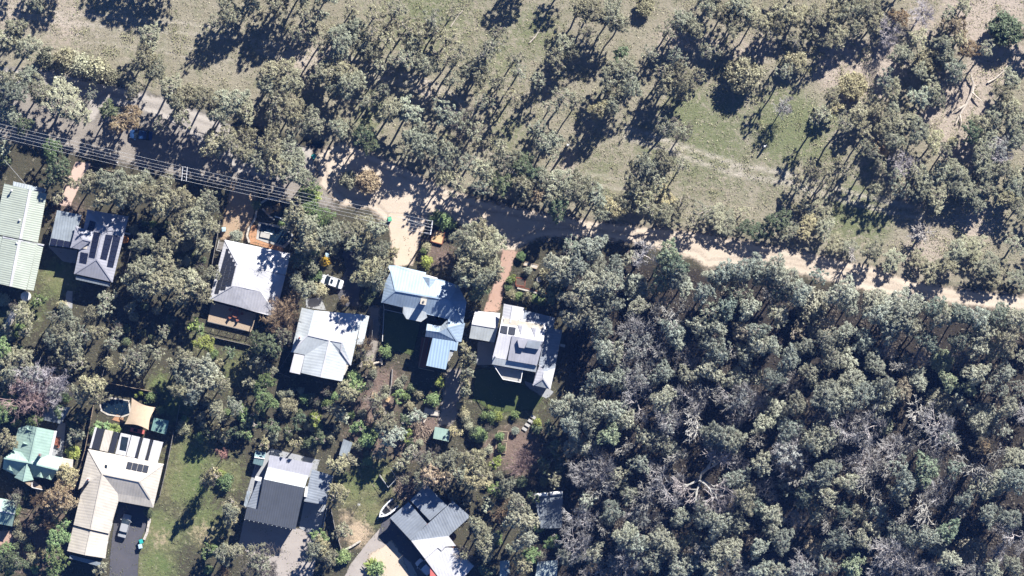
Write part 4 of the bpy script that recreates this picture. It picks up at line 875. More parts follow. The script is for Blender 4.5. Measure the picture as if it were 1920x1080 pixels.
T = Thing('hedge_border', 'long dark timber border board along the bottom of the walled garden', 'border', P(995,543))
T.add('board', *beam(P(967,536,.2), P(1024,550,.2), .12, .4), M['timber_red']); T.add('board', *beam(P(970,540,.15), P(1022,553,.15), .3, .3), M['stone'])
T = Thing('fountain', 'small round pale stone bird bath in the walled garden', 'bird bath', P(1011,524)); T.add('pedestal', *lathe(P(1011,524), [(.3,0),(.15,.2),(.12,.6),(.2,.7)], 12), M['stone']); T.add('bowl', *lathe(P(1011,524,.7), [(.2,0),(.5,.1),(.52,.2),(.35,.18)], 14), M['stone'])
T = Thing('garden_steps', 'flight of pale timber garden steps in the lower yard', 'steps', P(995,792))
for k in range(4):
    x, y = 1000-5.5*k, 782+7.5*k; ang = R(-32); T.add('tread', *box(P(x, y, .55-.12*k), (.48,.27,.08), ang), M['concrete'])
T = Thing('garden_steps', 'stepping slabs on the dark lawn below the solar-roofed house', 'steps', P(129,560))
for k in range(5): T.add('slab', *box(P(131-1.2*k, 548+6*k, .05), (.5,.25,.04), -.15), M['concrete'])
T = Thing('water_tank', 'round white water tank below the long green roof', 'water tank', P(49,556)); T.add('tank', *lathe(P(49,556), [(.95,0),(.95,1.5),(.8,1.75),(.4,1.9),(.1,1.93)], 20), M['white']); T.add('inlet', *tube([P(49,552,1.9), P(52,545,2.6)], .06, 6), M['trim'])
T = Thing('parasol', 'small orange parasol beside the solar-roofed house', 'parasol', P(234,449)); T.add('pole', *tube([P(234,449,0), P(234,449,2.1)], .03, 6), M['steel']); T.add('canopy', *lathe(P(234,449,1.8), [(.75,0),(.4,.2),(.03,.38)], 8), M['orange'])
T = Thing('bollard_box', 'white meter box beside the solar-roofed house fence', 'box', P(239,438)); T.add('body', *box(P(239,438,.6), (.5,.12,.6), -.25), M['white']); T.add('cap', *box(P(239,438,1.22), (.55,.17,.03), -.25), M['white'])
T = Thing('garden_furniture', 'dark outdoor table set in the shade of the mint house porch', 'furniture', P(107,827)); T.add('table_top', *box(P(107,827,.72), (.5,.8,.03), -.2), M['timber_red']); T.add('seat', *box(P(110,834,.45), (.25,.6,.04), -.2), M['timber_red']); T.add('leg', *box(P(107,827,.35), (.08,.08,.35)), M['timber_red'])
T = Thing('outdoor_kitchen', 'red brick barbecue under the shade sail', 'barbecue', P(258,807)); T.add('bench', *box(P(258,808,.45), (1.3,.35,.45), -.2), M['red']); T.add('grill', *box(P(254,807,.94), (.4,.28,.04), -.2), M['rubber'])
T = Thing('wheel_ramp', 'dark rubber ramp lying on the pale verge', 'ramp', P(216,309)); T.add('mat', *box(P(216,309,.06), (.28,.75,.05), R(-20)), M['rubber']); T.add('edge', *box(P(218.5,304,.12), (.26,.1,.05), R(-20)), M['steel'])
T = Thing('goal_frame', 'thin pale climbing frame on the shaded lawn left of the diagonal house', 'frame', P(724,905))
for a, b in (((712,890),(728,914)),((728,914),(744,897)),((744,897),(733,880))): T.add('bar', *tube([P(*a,1.9), P(*b,1.9)], .04, 6), M['steel']); T.add('leg', *tube([P(*a,0), P(*a,1.9)], .04, 6), M['steel'])
T = Thing('clothes_line', 'small pale clothes line on the lawn beside the sand patch', 'clothes line', P(673,946)); T.add('post', *tube([P(673,946,0), P(673,946,1.9)], .04, 6), M['steel'])
for k in range(4): a = k*math.pi/4; T.add('arm', *tube([Vector(P(673,946,1.9))-Vector((math.cos(a),math.sin(a),0))*.35, Vector(P(673,946,1.9))+Vector((math.cos(a),math.sin(a),0))*.35], .025, 5), M['steel'])
# cut logs and fallen timber
def log(label, pts, r, group=None, cat='log', name='fallen_log', branches=()):
    T = Thing(name, label, cat, P(*pts[0][:2])); n = len(pts)
    T.add('trunk', *tube([P(*p) for p in pts], [r*(1-.55*i/(n-1)) for i in range(n)], 8), M['log'])
    for b in branches: T.add('branch', *tube([P(*p) for p in b], [r*.45]*(len(b)-1)+[r*.12], 5), M['log'])
log('fallen bleached hollow trunk lying in bare soil at upper right', [(1826,158,.5),(1822,175,.45),(1812,195,.4),(1800,215,.35),(1792,232,.3)], .36, branches=[[(1822,172,.6),(1832,182,.9),(1842,190,1.0)],[(1826,160,.6),(1822,146,1.0),(1820,130,1.3)],[(1812,195,.5),(1800,203,.8),(1790,207,.6)],[(1800,215,.5),(1803,228,.6),(1800,240,.3)],[(1827,162,.6),(1836,158,.9)]])
log('long thin fallen branch on the bare track at upper right', [(1852,155,.3),(1865,148,.3),(1880,135,.25),(1890,122,.2)], .2)
for k, (p, lb) in enumerate([([(694,684,.4),(706,680,.5),(716,678,.5)],'upper cut log beside the pale-roofed house'),([(704,688,.4),(698,696,.4),(694,708,.3)],'middle cut log pointing down into the mulch'),([(686,708,.3),(692,702,.3),(706,698,.3)],'lower cut log on the mulch edge'),([(714,672,.4),(716,684,.4)],'short cut log end by the lane'),([(675,688,.3),(680,676,.4)],'cut log leaning at the white house corner'),([(753,788,.3),(765,789,.4)],'pale cut log left of the grey shrub above the twig pile'),([(757,780,.3),(762,785,.3)],'stubby log upper left of the grey shrub above the twig pile'),([(794,792,.3),(799,786,.3)],'small log right of the grey shrub above the twig pile'),([(780,781,.9),(786,782,.9)],'log lying across the grey shrub above the twig pile')]): log(lb, p, .28 if k < 5 else .18)
log('bleached bent dead limb on the dark slope below the garden steps', [(1026,884,.2),(1030,870,.6),(1037,860,.9)], .14)
log('white forked dead limb at the fence gap left of the road', [(1560,466,.3),(1572,455,.5),(1585,450,.6)], .16)
log('pale branch lying in the meadow at the top centre', [(993,80,.2),(1003,70,.3),(1012,55,.3)], .14, branches=[[(1003,70,.3),(994,68,.3)],[(1008,62,.3),(1015,60,.5)]])
log('pale forked branch lying on green grass near the top', [(845,50,.2),(860,28,.3),(870,18,.3)], .11, branches=[[(862,25,.3),(852,25,.5)],[(866,20,.3),(874,20,.4)]])
def stump(label, px, py, hgt, r=.16):
    x, y, _ = P(px, py); T = Thing('dead_stump', label, 'stump', (x, y, 0)); T.add('trunk', *tube([(x,y,0),(x+.05,y,hgt*.6),(x,y+.08,hgt)], [r*1.2,r,r*.6], 8), M['white']); T.add('branch', *tube([(x,y,hgt*.7),(x+.4,y+.3,hgt*.85)], [r*.5,r*.2], 5), M['white'])
stump('lone pale stump with thin shadow in the open meadow', 1433, 275, 2.0, .22); stump('white standing dead stump left of the meadow track', 1064, 273, 4.5, .25)

# ------------------------------------------------------------------ vegetation prototypes
def leaf_mesh(name, cen, rad, per, size, seed, up=.25, tone=None):
    r = np.random.default_rng(seed); cen = np.asarray(cen, float); rad = np.asarray(rad, float); n = len(cen)*per
    ci = np.repeat(np.arange(len(cen)), per)
    d = r.normal(size=(n, 3)); d[:, 2] += up*1.2; d /= np.linalg.norm(d, axis=1)[:, None]
    lump = .75 + .35*np.sin(d[:, 0]*5 + ci)*np.cos(d[:, 1]*4 + ci*1.7)
    rr = (r.random(n)**.45)*lump
    st = r.random(n) < .18; rr = np.where(st, rr*r.uniform(1.1, 1.7, n), rr)
    an = r.uniform(.65, 1.4, (len(cen), 3)); an[:, 2] *= .75; sh = r.uniform(-.5, .5, (len(cen), 2))
    off = d*(rad[ci]*rr)[:, None]*an[ci]; off[:, 0] += off[:, 1]*sh[ci, 0]; off[:, 2] += off[:, 0]*sh[ci, 1]*.5
    p = cen[ci] + off
    nr = d*.6 + r.normal(size=(n, 3))*.6 + np.array([.15, .25, .4]); nr /= np.linalg.norm(nr, axis=1)[:, None]
    t = np.cross(nr, r.normal(size=(n, 3))); t /= np.linalg.norm(t, axis=1)[:, None] + 1e-9; bt = np.cross(nr, t)
    a = (size*r.uniform(.55, 1.35, n))[:, None]; b = a*r.uniform(.32, .6, n)[:, None]
    co = np.stack([p - t*a, p + bt*b, p + t*a, p - bt*b], 1).reshape(-1, 3).astype(np.float32)
    me = bpy.data.meshes.new(name); me.vertices.add(4*n); me.vertices.foreach_set('co', co.ravel())
    me.loops.add(4*n); me.loops.foreach_set('vertex_index', np.arange(4*n, dtype=np.int32)); me.polygons.add(n); me.polygons.foreach_set('loop_start', np.arange(0, 4*n, 4, dtype=np.int32))
    at = me.attributes.new('leaf_tone', 'FLOAT', 'FACE'); ct = r.random(len(cen))
    at.data.foreach_set('value', np.clip(.55*r.random(n) + .45*ct[ci], 0, 1).astype(np.float32))
    me.materials.append(M['leaf']); me.update(); return me
def tubes_mesh(name, segs, n=5):
    "segs: (p0, p1, r0, r1)"
    V, F = [], []
    for p0, p1, r0, r1 in segs:
        d = np.subtract(p1, p0); L = np.linalg.norm(d)
        if L < 1e-4: continue
        d = d/L; ref = np.array([0,0,1.]) if abs(d[2]) < .9 else np.array([1.,0,0]); x = np.cross(d, ref); x /= np.linalg.norm(x); y = np.cross(d, x)
        k = n if r0 > .05 else 3; b = len(V)
        for p, r_ in ((p0, r0), (p1, r1)):
            for i in range(k):
                a = 2*math.pi*i/k; V.append(tuple(np.asarray(p) + (x*math.cos(a) + y*math.sin(a))*r_))
        F += [(b+i, b+(i+1) % k, b+k+(i+1) % k, b+k+i) for i in range(k)]
    return mesh_data(name, V, F, M['bark'])
def skeleton(cen, H, r, base, trunk_r):
    "limbs that reach every clump from the trunk"
    top = np.array([r.normal()*.2, r.normal()*.2, base]); nodes = [np.array([0,0,0.]), np.array([r.normal()*.12, r.normal()*.12, base*.5]), top]; par = [-1, 0, 1]; load = [0,0,0]
    for c in sorted(cen, key=lambda q: np.hypot(q[0], q[1]) + .4*(q[2]-base)):
        c = np.asarray(c); best = min(range(2, len(nodes)), key=lambda i: np.linalg.norm(nodes[i]-c) + (0 if nodes[i][2] < c[2]+.2 else 1.5))
        m = (nodes[best] + c)/2 + r.normal(size=3)*.18; nodes.append(m); par.append(best); nodes.append(c); par.append(len(nodes)-2)
    cnt = [1]*len(nodes)
    for i in range(len(nodes)-1, 0, -1): cnt[par[i]] += cnt[i]
    rad = [trunk_r*(cnt[i]/cnt[0])**.5 + .012 for i in range(len(nodes))]
    return [(nodes[par[i]], nodes[i], rad[par[i]] if par[i] > 1 else max(rad[par[i]], rad[i]), rad[i]) for i in range(1, len(nodes))]
def gum(seed, Rr=2.5, H=9.0, nc=34, per=105, clump=(.5, .9), leaf=.19, flat=.42, hole=.0):
    r = np.random.default_rng(seed); cen, rad = [], []; zc = H*.70; hz = H*.27
    ph = r.random(3)*6.28; tries = 0
    while len(cen) < nc and tries < 6000:
        tries += 1; a = r.random()*6.283; q = r.random()**.55
        lob = .72 + .16*math.sin(2*a+ph[0]) + .14*math.sin(3*a+ph[1]) + .1*math.sin(5*a+ph[2])
        x, y = math.cos(a)*q*Rr*lob*1.05, math.sin(a)*q*Rr*lob*1.05
        zt = math.sqrt(max(0, 1-q*q)); z = zc + hz*(zt*r.uniform(.35, 1.0) - (.55*r.random()**2)) - .2*hz*q + r.normal()*.35
        cr = r.uniform(*clump)*(1.0 - .25*q)
        if any((x-c[0])**2 + (y-c[1])**2 + .5*(z-c[2])**2 < (.62*(cr+k))**2 for c, k in zip(cen, rad)) and tries < 4500: continue
        cen.append((x, y, z)); rad.append(cr)
    return leaf_mesh('crown', cen, rad, per, leaf, seed+1), tubes_mesh('trunk', skeleton(cen, H, r, H*.38, .17)), Rr, H
def bush(seed, Rr=1.5, H=2.4, nc=26, per=70, leaf=.15, dome=1.0, clump=.42):
    r = np.random.default_rng(seed); cen, rad = [], []
    for i in range(nc):
        ph = math.acos(1 - r.random()*1.05); a = i*2.399 + r.normal()*.3; rr = r.uniform(.55, .82)
        ir = 1 + .14*math.sin(2*a+seed) + .1*math.sin(3*a+2*seed) if dome < 1.5 else 1.0
        cen.append((Rr*rr*math.sin(ph)*math.cos(a)*ir, Rr*rr*math.sin(ph)*math.sin(a)*ir, H*.42 + H*.5*rr*math.cos(ph))); rad.append(Rr*clump*r.uniform(.75, 1.15))
    for q in ((0,0,H*.8),(Rr*.25,0,H*.7),(-Rr*.2,Rr*.2,H*.7),(0,-Rr*.3,H*.66),(0,0,H*.5)): cen.append(q); rad.append(Rr*clump*1.25)
    return leaf_mesh('crown', cen, rad, per, leaf, seed+1), tubes_mesh('trunk', [((0,0,0), c, .07, .02) for c in cen[::3]]), Rr, H
def bare(seed,  Rr=2.5, H=9.0, fine=3, limbs=6, spread=1.0, tr=.16, droop=0.0):
    r = np.random.default_rng(seed); main, tw = [], []
    def grow(p, d, L, rad, lev):
        n = 3; pts = [p]
        for i in range(n):
            d = d + r.normal(size=3)*.24 + np.array([0,0,.04 - droop]); d /= np.linalg.norm(d); pts.append(pts[-1] + d*L/n)
        for i in range(n):
            (main if lev < 2 else tw).append((pts[i], pts[i+1], rad*(1-.5*i/n), rad*(1-.5*(i+1)/n)))
        if lev >= fine: return
        for k in range(5 if lev == 0 else 6 if lev == 1 else 5):
            f = r.uniform(.3, 1.0); q = pts[min(n, int(f*n)+1)]; nd = d + r.normal(size=3)*.62; nd[2] = abs(nd[2])*.5 + .05; nd /= np.linalg.norm(nd)
            grow(q, nd, L*r.uniform(.45, .75), rad*.58, lev+1)
    base = H*.45; main.append((np.zeros(3), np.array([.1,.05,base]), tr*1.3, tr))
    for k in range(limbs):
        a = 6.283*k/limbs + r.normal()*.4; z = base*r.uniform(.75, 1.05); dd = np.array([math.cos(a)*spread, math.sin(a)*spread, r.uniform(.5, 1.1)]); dd /= np.linalg.norm(dd)
        grow(np.array([.08,.04,z]), dd, Rr*r.uniform(.6, .9), tr*.62, 0)
    if fine < 3: return None, tubes_mesh('trunk', main + tw, 5), Rr, H
    return tubes_mesh('twigs', tw, 3), tubes_mesh('trunk', main, 5), Rr, H
def palm(seed, Rr=1.2, H=1.6):
    r = np.random.default_rng(seed); V, F = [], []
    for k in range(26):
        a = k*2.399; el = r.uniform(.15, 1.1); L = Rr*r.uniform(.7, 1.05); p = np.array([0,0,.5]); d = np.array([math.cos(a)*math.cos(el), math.sin(a)*math.cos(el), math.sin(el)]); s = np.array([-math.sin(a), math.cos(a), 0])
        for i in range(5):
            w = .11*math.sin(math.pi*(i+.6)/5.4); V += [tuple(p-s*w), tuple(p+s*w)]
            if i: b = len(V); F.append((b-4, b-3, b-1, b-2))
            p = p + d*L/4; d = d + np.array([0,0,-.32]); d /= np.linalg.norm(d)
    me = mesh_data('crown', V, F, M['leaf']); at = me.attributes.new('leaf_tone', 'FLOAT', 'FACE'); at.data.foreach_set('value', r.random(len(F)).astype(np.float32))
    return me, tubes_mesh('trunk', [((0,0,0),(0,0,.6),.12,.1)]), Rr, H
PROTO = {
  'gum': [gum(10+3*i, nc=54, per=140, clump=(.36,.74), leaf=.12) for i in range(8)],
  'big': [gum(50+3*i, 3.4, 11.0, 105, 118, (.38,.76), .123) for i in range(4)],
  'open': [gum(90+3*i, nc=34, per=88, clump=(.3,.62), leaf=.112) for i in range(5)],
  'small': [gum(130+3*i, 1.5, 5.0, 18, 95, (.38,.62), .15) for i in range(3)],
  'bush': [bush(160+3*i) for i in range(3)],
  'round': [bush(190+3*i, 2.2, 4.2, 60, 85, .16, 2.0, .30) for i in range(2)],
  'bare': [bare(220+5*i, tr=.20) for i in range(4)],
  'fan': [bare(260+5*i, 2.6, 9.0, 2, 8, 1.3, .27) for i in range(2)],
  'twig': [bare(280+5*i, 2.4, 7.0, 3, 10, 1.0, .15, .03) for i in range(3)],
  'palm': [palm(300)],
}
# leaf colours (base reflectance) and how a passer-by would name them
COLS = {'g': ((.245,.25,.175), 'grey-green'), 'o': ((.25,.245,.165), 'olive'), 'y': ((.30,.28,.17), 'yellow-olive'), 'd': ((.11,.135,.075), 'dark green'), 'k': ((.16,.215,.09), 'fresh green'), 'r': ((.27,.205,.125), 'brownish'),
        'G': ((.30,.315,.24), 'pale silver-green'), 'l': ((.23,.27,.075), 'lime green'), 'p': ((.42,.25,.21), 'pink'), 'Y': ((.48,.34,.05), 'yellow'),
        'b': ((.54,.505,.525), 'bare grey'), 'w': ((.62,.58,.54), 'bleached white'), 't': ((.33,.245,.16), 'tan'), 'm': ((.34,.25,.235), 'pinkish bare')}
NORTH = """50 140 20 g;250 168 20 o;340 218 20 o;300 232 16 os;462 252 22 o;482 302 22 o;170 178 14 gs;700 60 22 os;745 15 22 os;840 72 24 os;850 22 20 os;700 98 22 g;755 112 24 os;840 112 22 os;935 60 20 os;600 80 20 gs;560 60 20 gs;690 190 20 gs;720 170 18 os;930 150 24 os;960 180 22 os;905 190 20 gs;1010 150 20 os;1100 60 20 os;1220 100 18 os;1330 95 22 os;1440 60 22 os;1690 100 22 g;1850 90 20 os;12 70 26 o;50 88 26 o;30 50 20 g;85 105 18 oB:4.5;120 110 20 oB:4.5;150 122 22 oB:4.5;185 130 24 oB:4.5;207 145 15 oB:4.5;280 68 24 o;270 108 28 o;292 132 22 o;320 165 26 o;350 176 24 o;385 186 30 o;430 190 32 o;458 205 24 o;330 192 18 o;410 215 20 o;
430 22 28 g;468 8 22 g;402 40 16 gs;65 4 18 o;120 190 44 o;76 170 28 g;20 172 30 g;14 148 22 g;205 208 20 d;240 222 26 r;224 236 18 r;400 270 26 o;430 264 28 o;455 286 22 o;95 280 20 k;110 312 26 d;98 332 22 d;126 342 14 o;8 275 16 g;4 302 14 d;20 215 20 g;45 235 18 d;
523 8 26 o;573 24 22 gs;600 29 14 o;640 77 30 g;680 84 26 g;653 58 24 g;668 52 20 g;733 43 26 os;763 50 26 os;790 63 26 os;727 73 22 os;812 40 24 os;773 82 24 o;813 62 22 os;800 123 24 g;713 123 18 gs;700 30 22 os;660 15 20 os;
520 133 30 o;543 152 28 o;500 158 22 o;530 175 24 os;630 133 34 o;655 157 30 o;612 130 26 o;627 168 18 g;547 207 30 o;520 193 26 os;587 227 26 o;563 234 20 os;512 220 22 os;637 240 20 g;657 247 16 g;733 207 26 g;767 207 26 g;833 207 26 gs;851 220 22 gs;
780 260 30 g;802 267 26 g;760 280 18 os;680 253 22 d;694 268 20 d;507 270 32 o;540 288 34 o;553 320 30 o;523 313 24 o;500 290 24 o;573 334 20 o;580 354 16 k;863 100 24 os;890 127 28 o;910 100 26 os;897 140 22 o;923 87 22 os;850 150 20 os;
873 227 24 gT;890 247 20 gs;840 281 20 g;880 307 26 gs;910 320 26 g;947 300 24 g;940 343 26 d;833 333 18 g;860 347 22 gs;653 337 17 gR;690 341 23 rR;830 310 20 gs;900 350 22 gs;940 275 18 os;
1110 20 32 o;1147 28 30 o;1092 13 22 o;1162 44 20 o;1210 10 18 yR;1057 83 22 o;1043 111 24 os;1071 100 18 o;973 133 20 gs;966 110 18 os;1057 183 26 os;1032 200 18 os;1081 190 18 os;1147 143 26 g;1167 133 26 g;1180 157 28 g;1160 174 18 g;
1123 207 20 y;1147 200 18 g;1163 103 16 d;1253 57 22 gs;1280 38 24 o;1297 50 22 o;1270 107 22 gs;1247 133 22 gs;1280 147 28 o;1253 157 26 o;1307 140 18 os;1280 177 16 o;1360 20 28 o;1390 13 28 o;1377 44 26 o;1417 34 28 o;1330 8 24 o;
1397 140 36 oR;1250 240 24 os;1280 247 18 gT;1213 313 26 o;1243 307 24 o;1227 333 24 o;1277 310 18 os;1027 267 26 g;1037 290 18 gs;980 310 24 d;997 323 20 d;980 343 22 o;1017 340 26 g;1053 337 26 g;1087 347 26 g;1110 354 24 g;1193 347 22 o;1010 240 18 gs;
1467 20 26 o;1493 33 26 o;1457 44 22 o;1490 77 18 os;1567 20 26 o;1597 17 26 o;1627 13 28 g;1640 41 24 o;1573 67 26 o;1550 77 18 os;1603 50 22 o;1667 57 24 bT;1687 30 20 r;1730 24 22 bT;1783 30 20 o;1793 47 24 r;1808 10 18 o;1887 53 33 dR;1530 30 22 o;1515 60 20 g;
1723 73 22 o;1773 83 24 o;1817 90 24 r;1800 72 18 o;1740 117 28 oR;1727 133 18 o;1790 130 26 g;1773 103 20 o;1490 113 23 oR;1473 134 20 os;1600 160 27 yR;1560 180 20 o;1563 202 16 y;1660 147 22 gs;1673 170 22 g;1633 187 18 o;1647 201 20 o;1674 201 18 g;1470 200 14 bT;
1727 180 26 g;1747 167 22 g;1760 188 18 g;1897 150 22 o;1883 173 20 o;1893 197 22 o;1540 217 22 os;1583 230 24 os;1613 213 24 o;1623 247 22 os;1667 233 28 o;1693 230 26 o;1723 247 26 g;1673 263 24 g;1657 278 18 rT;1750 263 24 y;1773 281 22 os;1787 267 11 yR;
1840 233 26 o;1867 220 24 o;1823 247 22 d;1900 227 24 o;1853 267 28 g;1880 277 26 bT;1840 293 24 g;1907 260 22 g;1700 307 22 bT;1717 320 20 gs;1733 333 24 g;1767 320 22 g;1793 320 24 g;1807 347 26 g;1850 317 24 g;1883 320 24 g;1908 333 22 g;1640 287 20 os;1620 275 18 os;
1523 320 24 os;1497 334 20 os;1553 323 18 os;1590 320 20 os;1650 310 18 gs;1680 330 20 gs;
980 357 24 o;1010 363 20 r;1037 360 24 g;1067 360 26 g;1047 390 24 d;1093 370 24 g;1120 373 24 g;1153 390 26 y;1127 400 18 g;1173 380 22 g;1203 367 24 y;1213 390 26 g;1247 370 24 y;1260 403 24 o;1240 401 22 o;1280 381 20 os;1320 397 24 os;1343 408 26 o;1362 422 24 o;1390 401 18 os;1427 434 24 d;1400 425 18 d;1300 415 18 os;
1460 413 26 d;1483 430 22 o;1517 420 28 y;1547 427 24 o;1567 457 22 o;1540 390 26 o;1513 393 22 o;1500 350 22 os;1547 343 22 os;1590 463 20 o;1637 470 22 o;1673 488 24 g;1637 360 16 g;1730 437 18 wf;1723 487 22 o;1747 507 26 o;1777 497 22 o;1793 473 24 o;1823 473 24 y;1810 460 20 o;1853 497 28 o;1863 517 26 o;1833 457 20 o;1907 523 22 o;
1733 347 28 g;1757 367 26 g;1793 343 28 g;1820 360 26 g;1833 380 20 g;1853 350 26 g;1890 370 20 y;1900 350 26 g;1907 388 20 o;1903 457 24 os;1717 363 24 gT;1690 355 20 gs;1600 478 11 wf"""
OFFTOP = "290 -75 40 o:11;330 -60 34 g:11;240 -90 34 o:11;130 -70 30 o:11;90 -50 24 o:9;570 -25 30 g:13;615 -15 28 g:12;540 -35 28 g:12;985 -45 34 o:9;1060 -30 22 o:8;1950 60 26 o;1945 180 26 o;1950 300 26 g;1950 400 26 g;1950 480 26 o;1700 -30 30 o;1500 -30 30 o;1600 -28 28 o;1350 -28 28 o;480 -30 30 g:13;30 -50 26 o:10;1940 620 28 g;1945 720 28 g;1945 820 28 g;1945 930 28 g"
WOODS = """1225 590 16 wf;1440 560 14 wf;1610 790 16 wf;1570 840 14 wf;1660 880 16 wf;1790 830 14 wf;1870 850 14 wf;1500 900 16 wf;1420 830 14 wf;1345 860 16 wf;1270 860 16 wf;1170 840 14 wf;1230 980 14 wf;1310 1040 14 wf;1590 990 14 wf;1800 960 14 wf;1700 970 14 wf;1130 990 12 wf;1690 690 14 wf;1240 660 14 wf;1070 463 22 ds;1110 463 26 g;1207 477 20 bb;1180 484 14 g;1253 473 22 k;1267 497 22 k;1243 523 28 k;1270 513 24 g;1280 534 22 o;1047 497 26 o;1080 500 24 o;1060 517 26 o;1117 503 24 g;1153 507 24 g;1140 530 26 g;1103 537 28 o;1193 540 25 oR;1197 574 20 o;1087 563 32 o;1127 563 26 o;1110 587 30 o;1077 597 24 o;1147 570 22 o;1133 613 22 o;
1283 572 13 wf;1257 597 22 wf;1356 512 24 g;1390 506 24 g;1424 500 24 g;1347 523 24 g;1387 523 26 g;1427 517 24 g;1260 620 24 g;1270 638 18 g;1193 647 42 bT;1133 657 24 o;1153 663 20 o;1127 640 20 o;1337 583 24 ds;1363 577 22 d;1403 577 22 g;1343 613 18 o;1337 647 24 o;1350 664 22 g;1393 623 22 r;1417 623 22 g;1427 648 22 o;1293 663 24 bT;1370 661 13 wf;1397 664 22 g;1310 610 22 g;1320 550 22 g;1385 550 22 ds;
1453 503 24 g;1473 523 28 g;1460 544 28 d;1500 547 24 o;1520 571 34 oR;1533 517 20 ds;1580 547 30 o;1593 571 24 o;1640 563 28 o;1673 571 32 o;1703 583 32 o;1673 617 28 o;1693 600 28 y;1653 590 28 o;1717 614 22 o;1753 577 24 d;1770 593 26 y;1800 590 24 d;1833 597 26 g;1873 593 24 d;1903 597 24 g;1460 590 22 o;1497 620 16 r;1523 620 16 g;1550 610 18 r;1550 637 24 g;1573 641 22 g;1510 650 20 g;1587 620 18 g;
1450 650 18 g;1480 674 24 o;1560 671 26 g;1590 674 22 g;1850 623 24 g;1833 647 26 g;1890 637 28 y;1860 657 22 g;1767 677 22 kR;1697 684 16 g;1620 640 22 g;1740 640 22 d;1800 640 20 d;1640 680 24 g;1720 710 22 g;1830 700 24 g;1880 700 24 o;1520 700 24 g;1450 710 24 g;1600 710 24 o;1660 720 20 o;1780 715 18 k;
1060 763 26 y;1100 757 28 o;1073 797 24 o;1107 787 28 o;1147 770 28 g;1167 787 24 g;1143 814 24 k;1077 833 24 o;1103 837 22 o;1193 750 28 bb;1243 750 26 g;1247 777 26 bb;1253 797 22 bT;1293 750 26 bb;1327 742 24 wf;1307 787 28 wf;1387 750 28 bT;1233 827 26 o;1207 817 18 g;1260 843 24 g;1353 817 28 g;1370 827 26 y;1333 823 22 g;1430 793 22 y;1160 710 24 g;1120 710 22 g;1200 705 24 bT;1240 700 24 g;1330 695 24 g;1380 710 24 g;1290 705 20 g;
1123 877 30 bT;1093 893 22 bT;1160 893 22 g;1127 914 22 wf;1313 900 44 wb;1250 923 26 bb;1383 900 26 g;1397 933 26 y;1180 927 18 y;1207 933 24 wf;1147 960 24 g;1200 967 26 bT;1088 973 22 bT;974 972 28 y;972 946 20 y;984 1010 24 o;1077 1020 26 bT;1113 1040 22 o;1064 1046 20 g;1173 1007 26 y;1193 1020 26 g;1180 1041 28 bT;1240 1013 28 g;1253 1030 24 o;1220 1050 26 g;
1293 1013 22 d;1347 983 26 g;1377 983 26 y;1320 967 26 g;1347 1027 30 g;1370 1037 24 g;1293 1057 26 g;1270 1070 22 g;1337 1063 22 g;1423 1027 18 g;1427 1070 20 g;1430 870 22 g;1200 870 20 g;1420 950 20 d;1100 940 18 g;1275 970 20 g;
1460 770 26 g;1493 760 24 g;1553 750 32 o;1550 730 24 g;1583 743 24 o;1620 740 30 o;1647 757 26 o;1673 743 26 g;1693 733 22 r;1763 757 28 oR;1800 757 16 o;1843 787 30 GR;1813 728 16 k;1893 763 20 g;1480 807 28 g;1540 783 20 bT;1527 823 28 y;1553 820 24 g;1583 810 24 bb;1627 803 24 bb;1657 797 17 dR;1723 773 22 wf;1480 853 34 bT;1480 880 20 rT;1680 843 30 bT;1707 823 20 wf;1757 803 30 bT;1777 820 16 g;
1623 867 32 bT;1630 897 22 wf;1550 883 26 g;1533 897 22 g;1593 907 24 g;1687 873 22 gs;1697 907 26 g;1687 927 22 y;1737 880 30 k;1757 860 18 bT;1760 920 26 bT;1830 877 30 wf;1847 838 15 rT;1903 860 26 y;1847 910 28 g;1877 907 28 g;1907 900 24 g;1550 930 22 g;1507 933 20 d;1553 981 15 wf;1647 960 22 G;1643 934 14 wf;1740 950 28 wf;1810 937 18 g;
1450 967 22 g;1467 1013 24 G;1450 993 22 g;1527 1028 20 rR;1573 1013 28 g;1617 1013 18 g;1680 1000 24 G;1707 1007 26 g;1740 1007 26 g;1777 997 22 k;1667 1041 32 bT;1687 1057 24 bT;1600 1060 22 k;1823 1033 27 rR;1890 973 26 g;1900 1003 22 bb;1853 967 22 g;1460 1070 20 o;1507 1067 24 bT;1863 1070 20 g;1717 1063 20 bb;1780 1050 20 g;1640 990 18 g;1790 880 18 d;1580 960 18 d;1900 1060 20 g;1550 1060 18 g;1760 1030 18 g"""
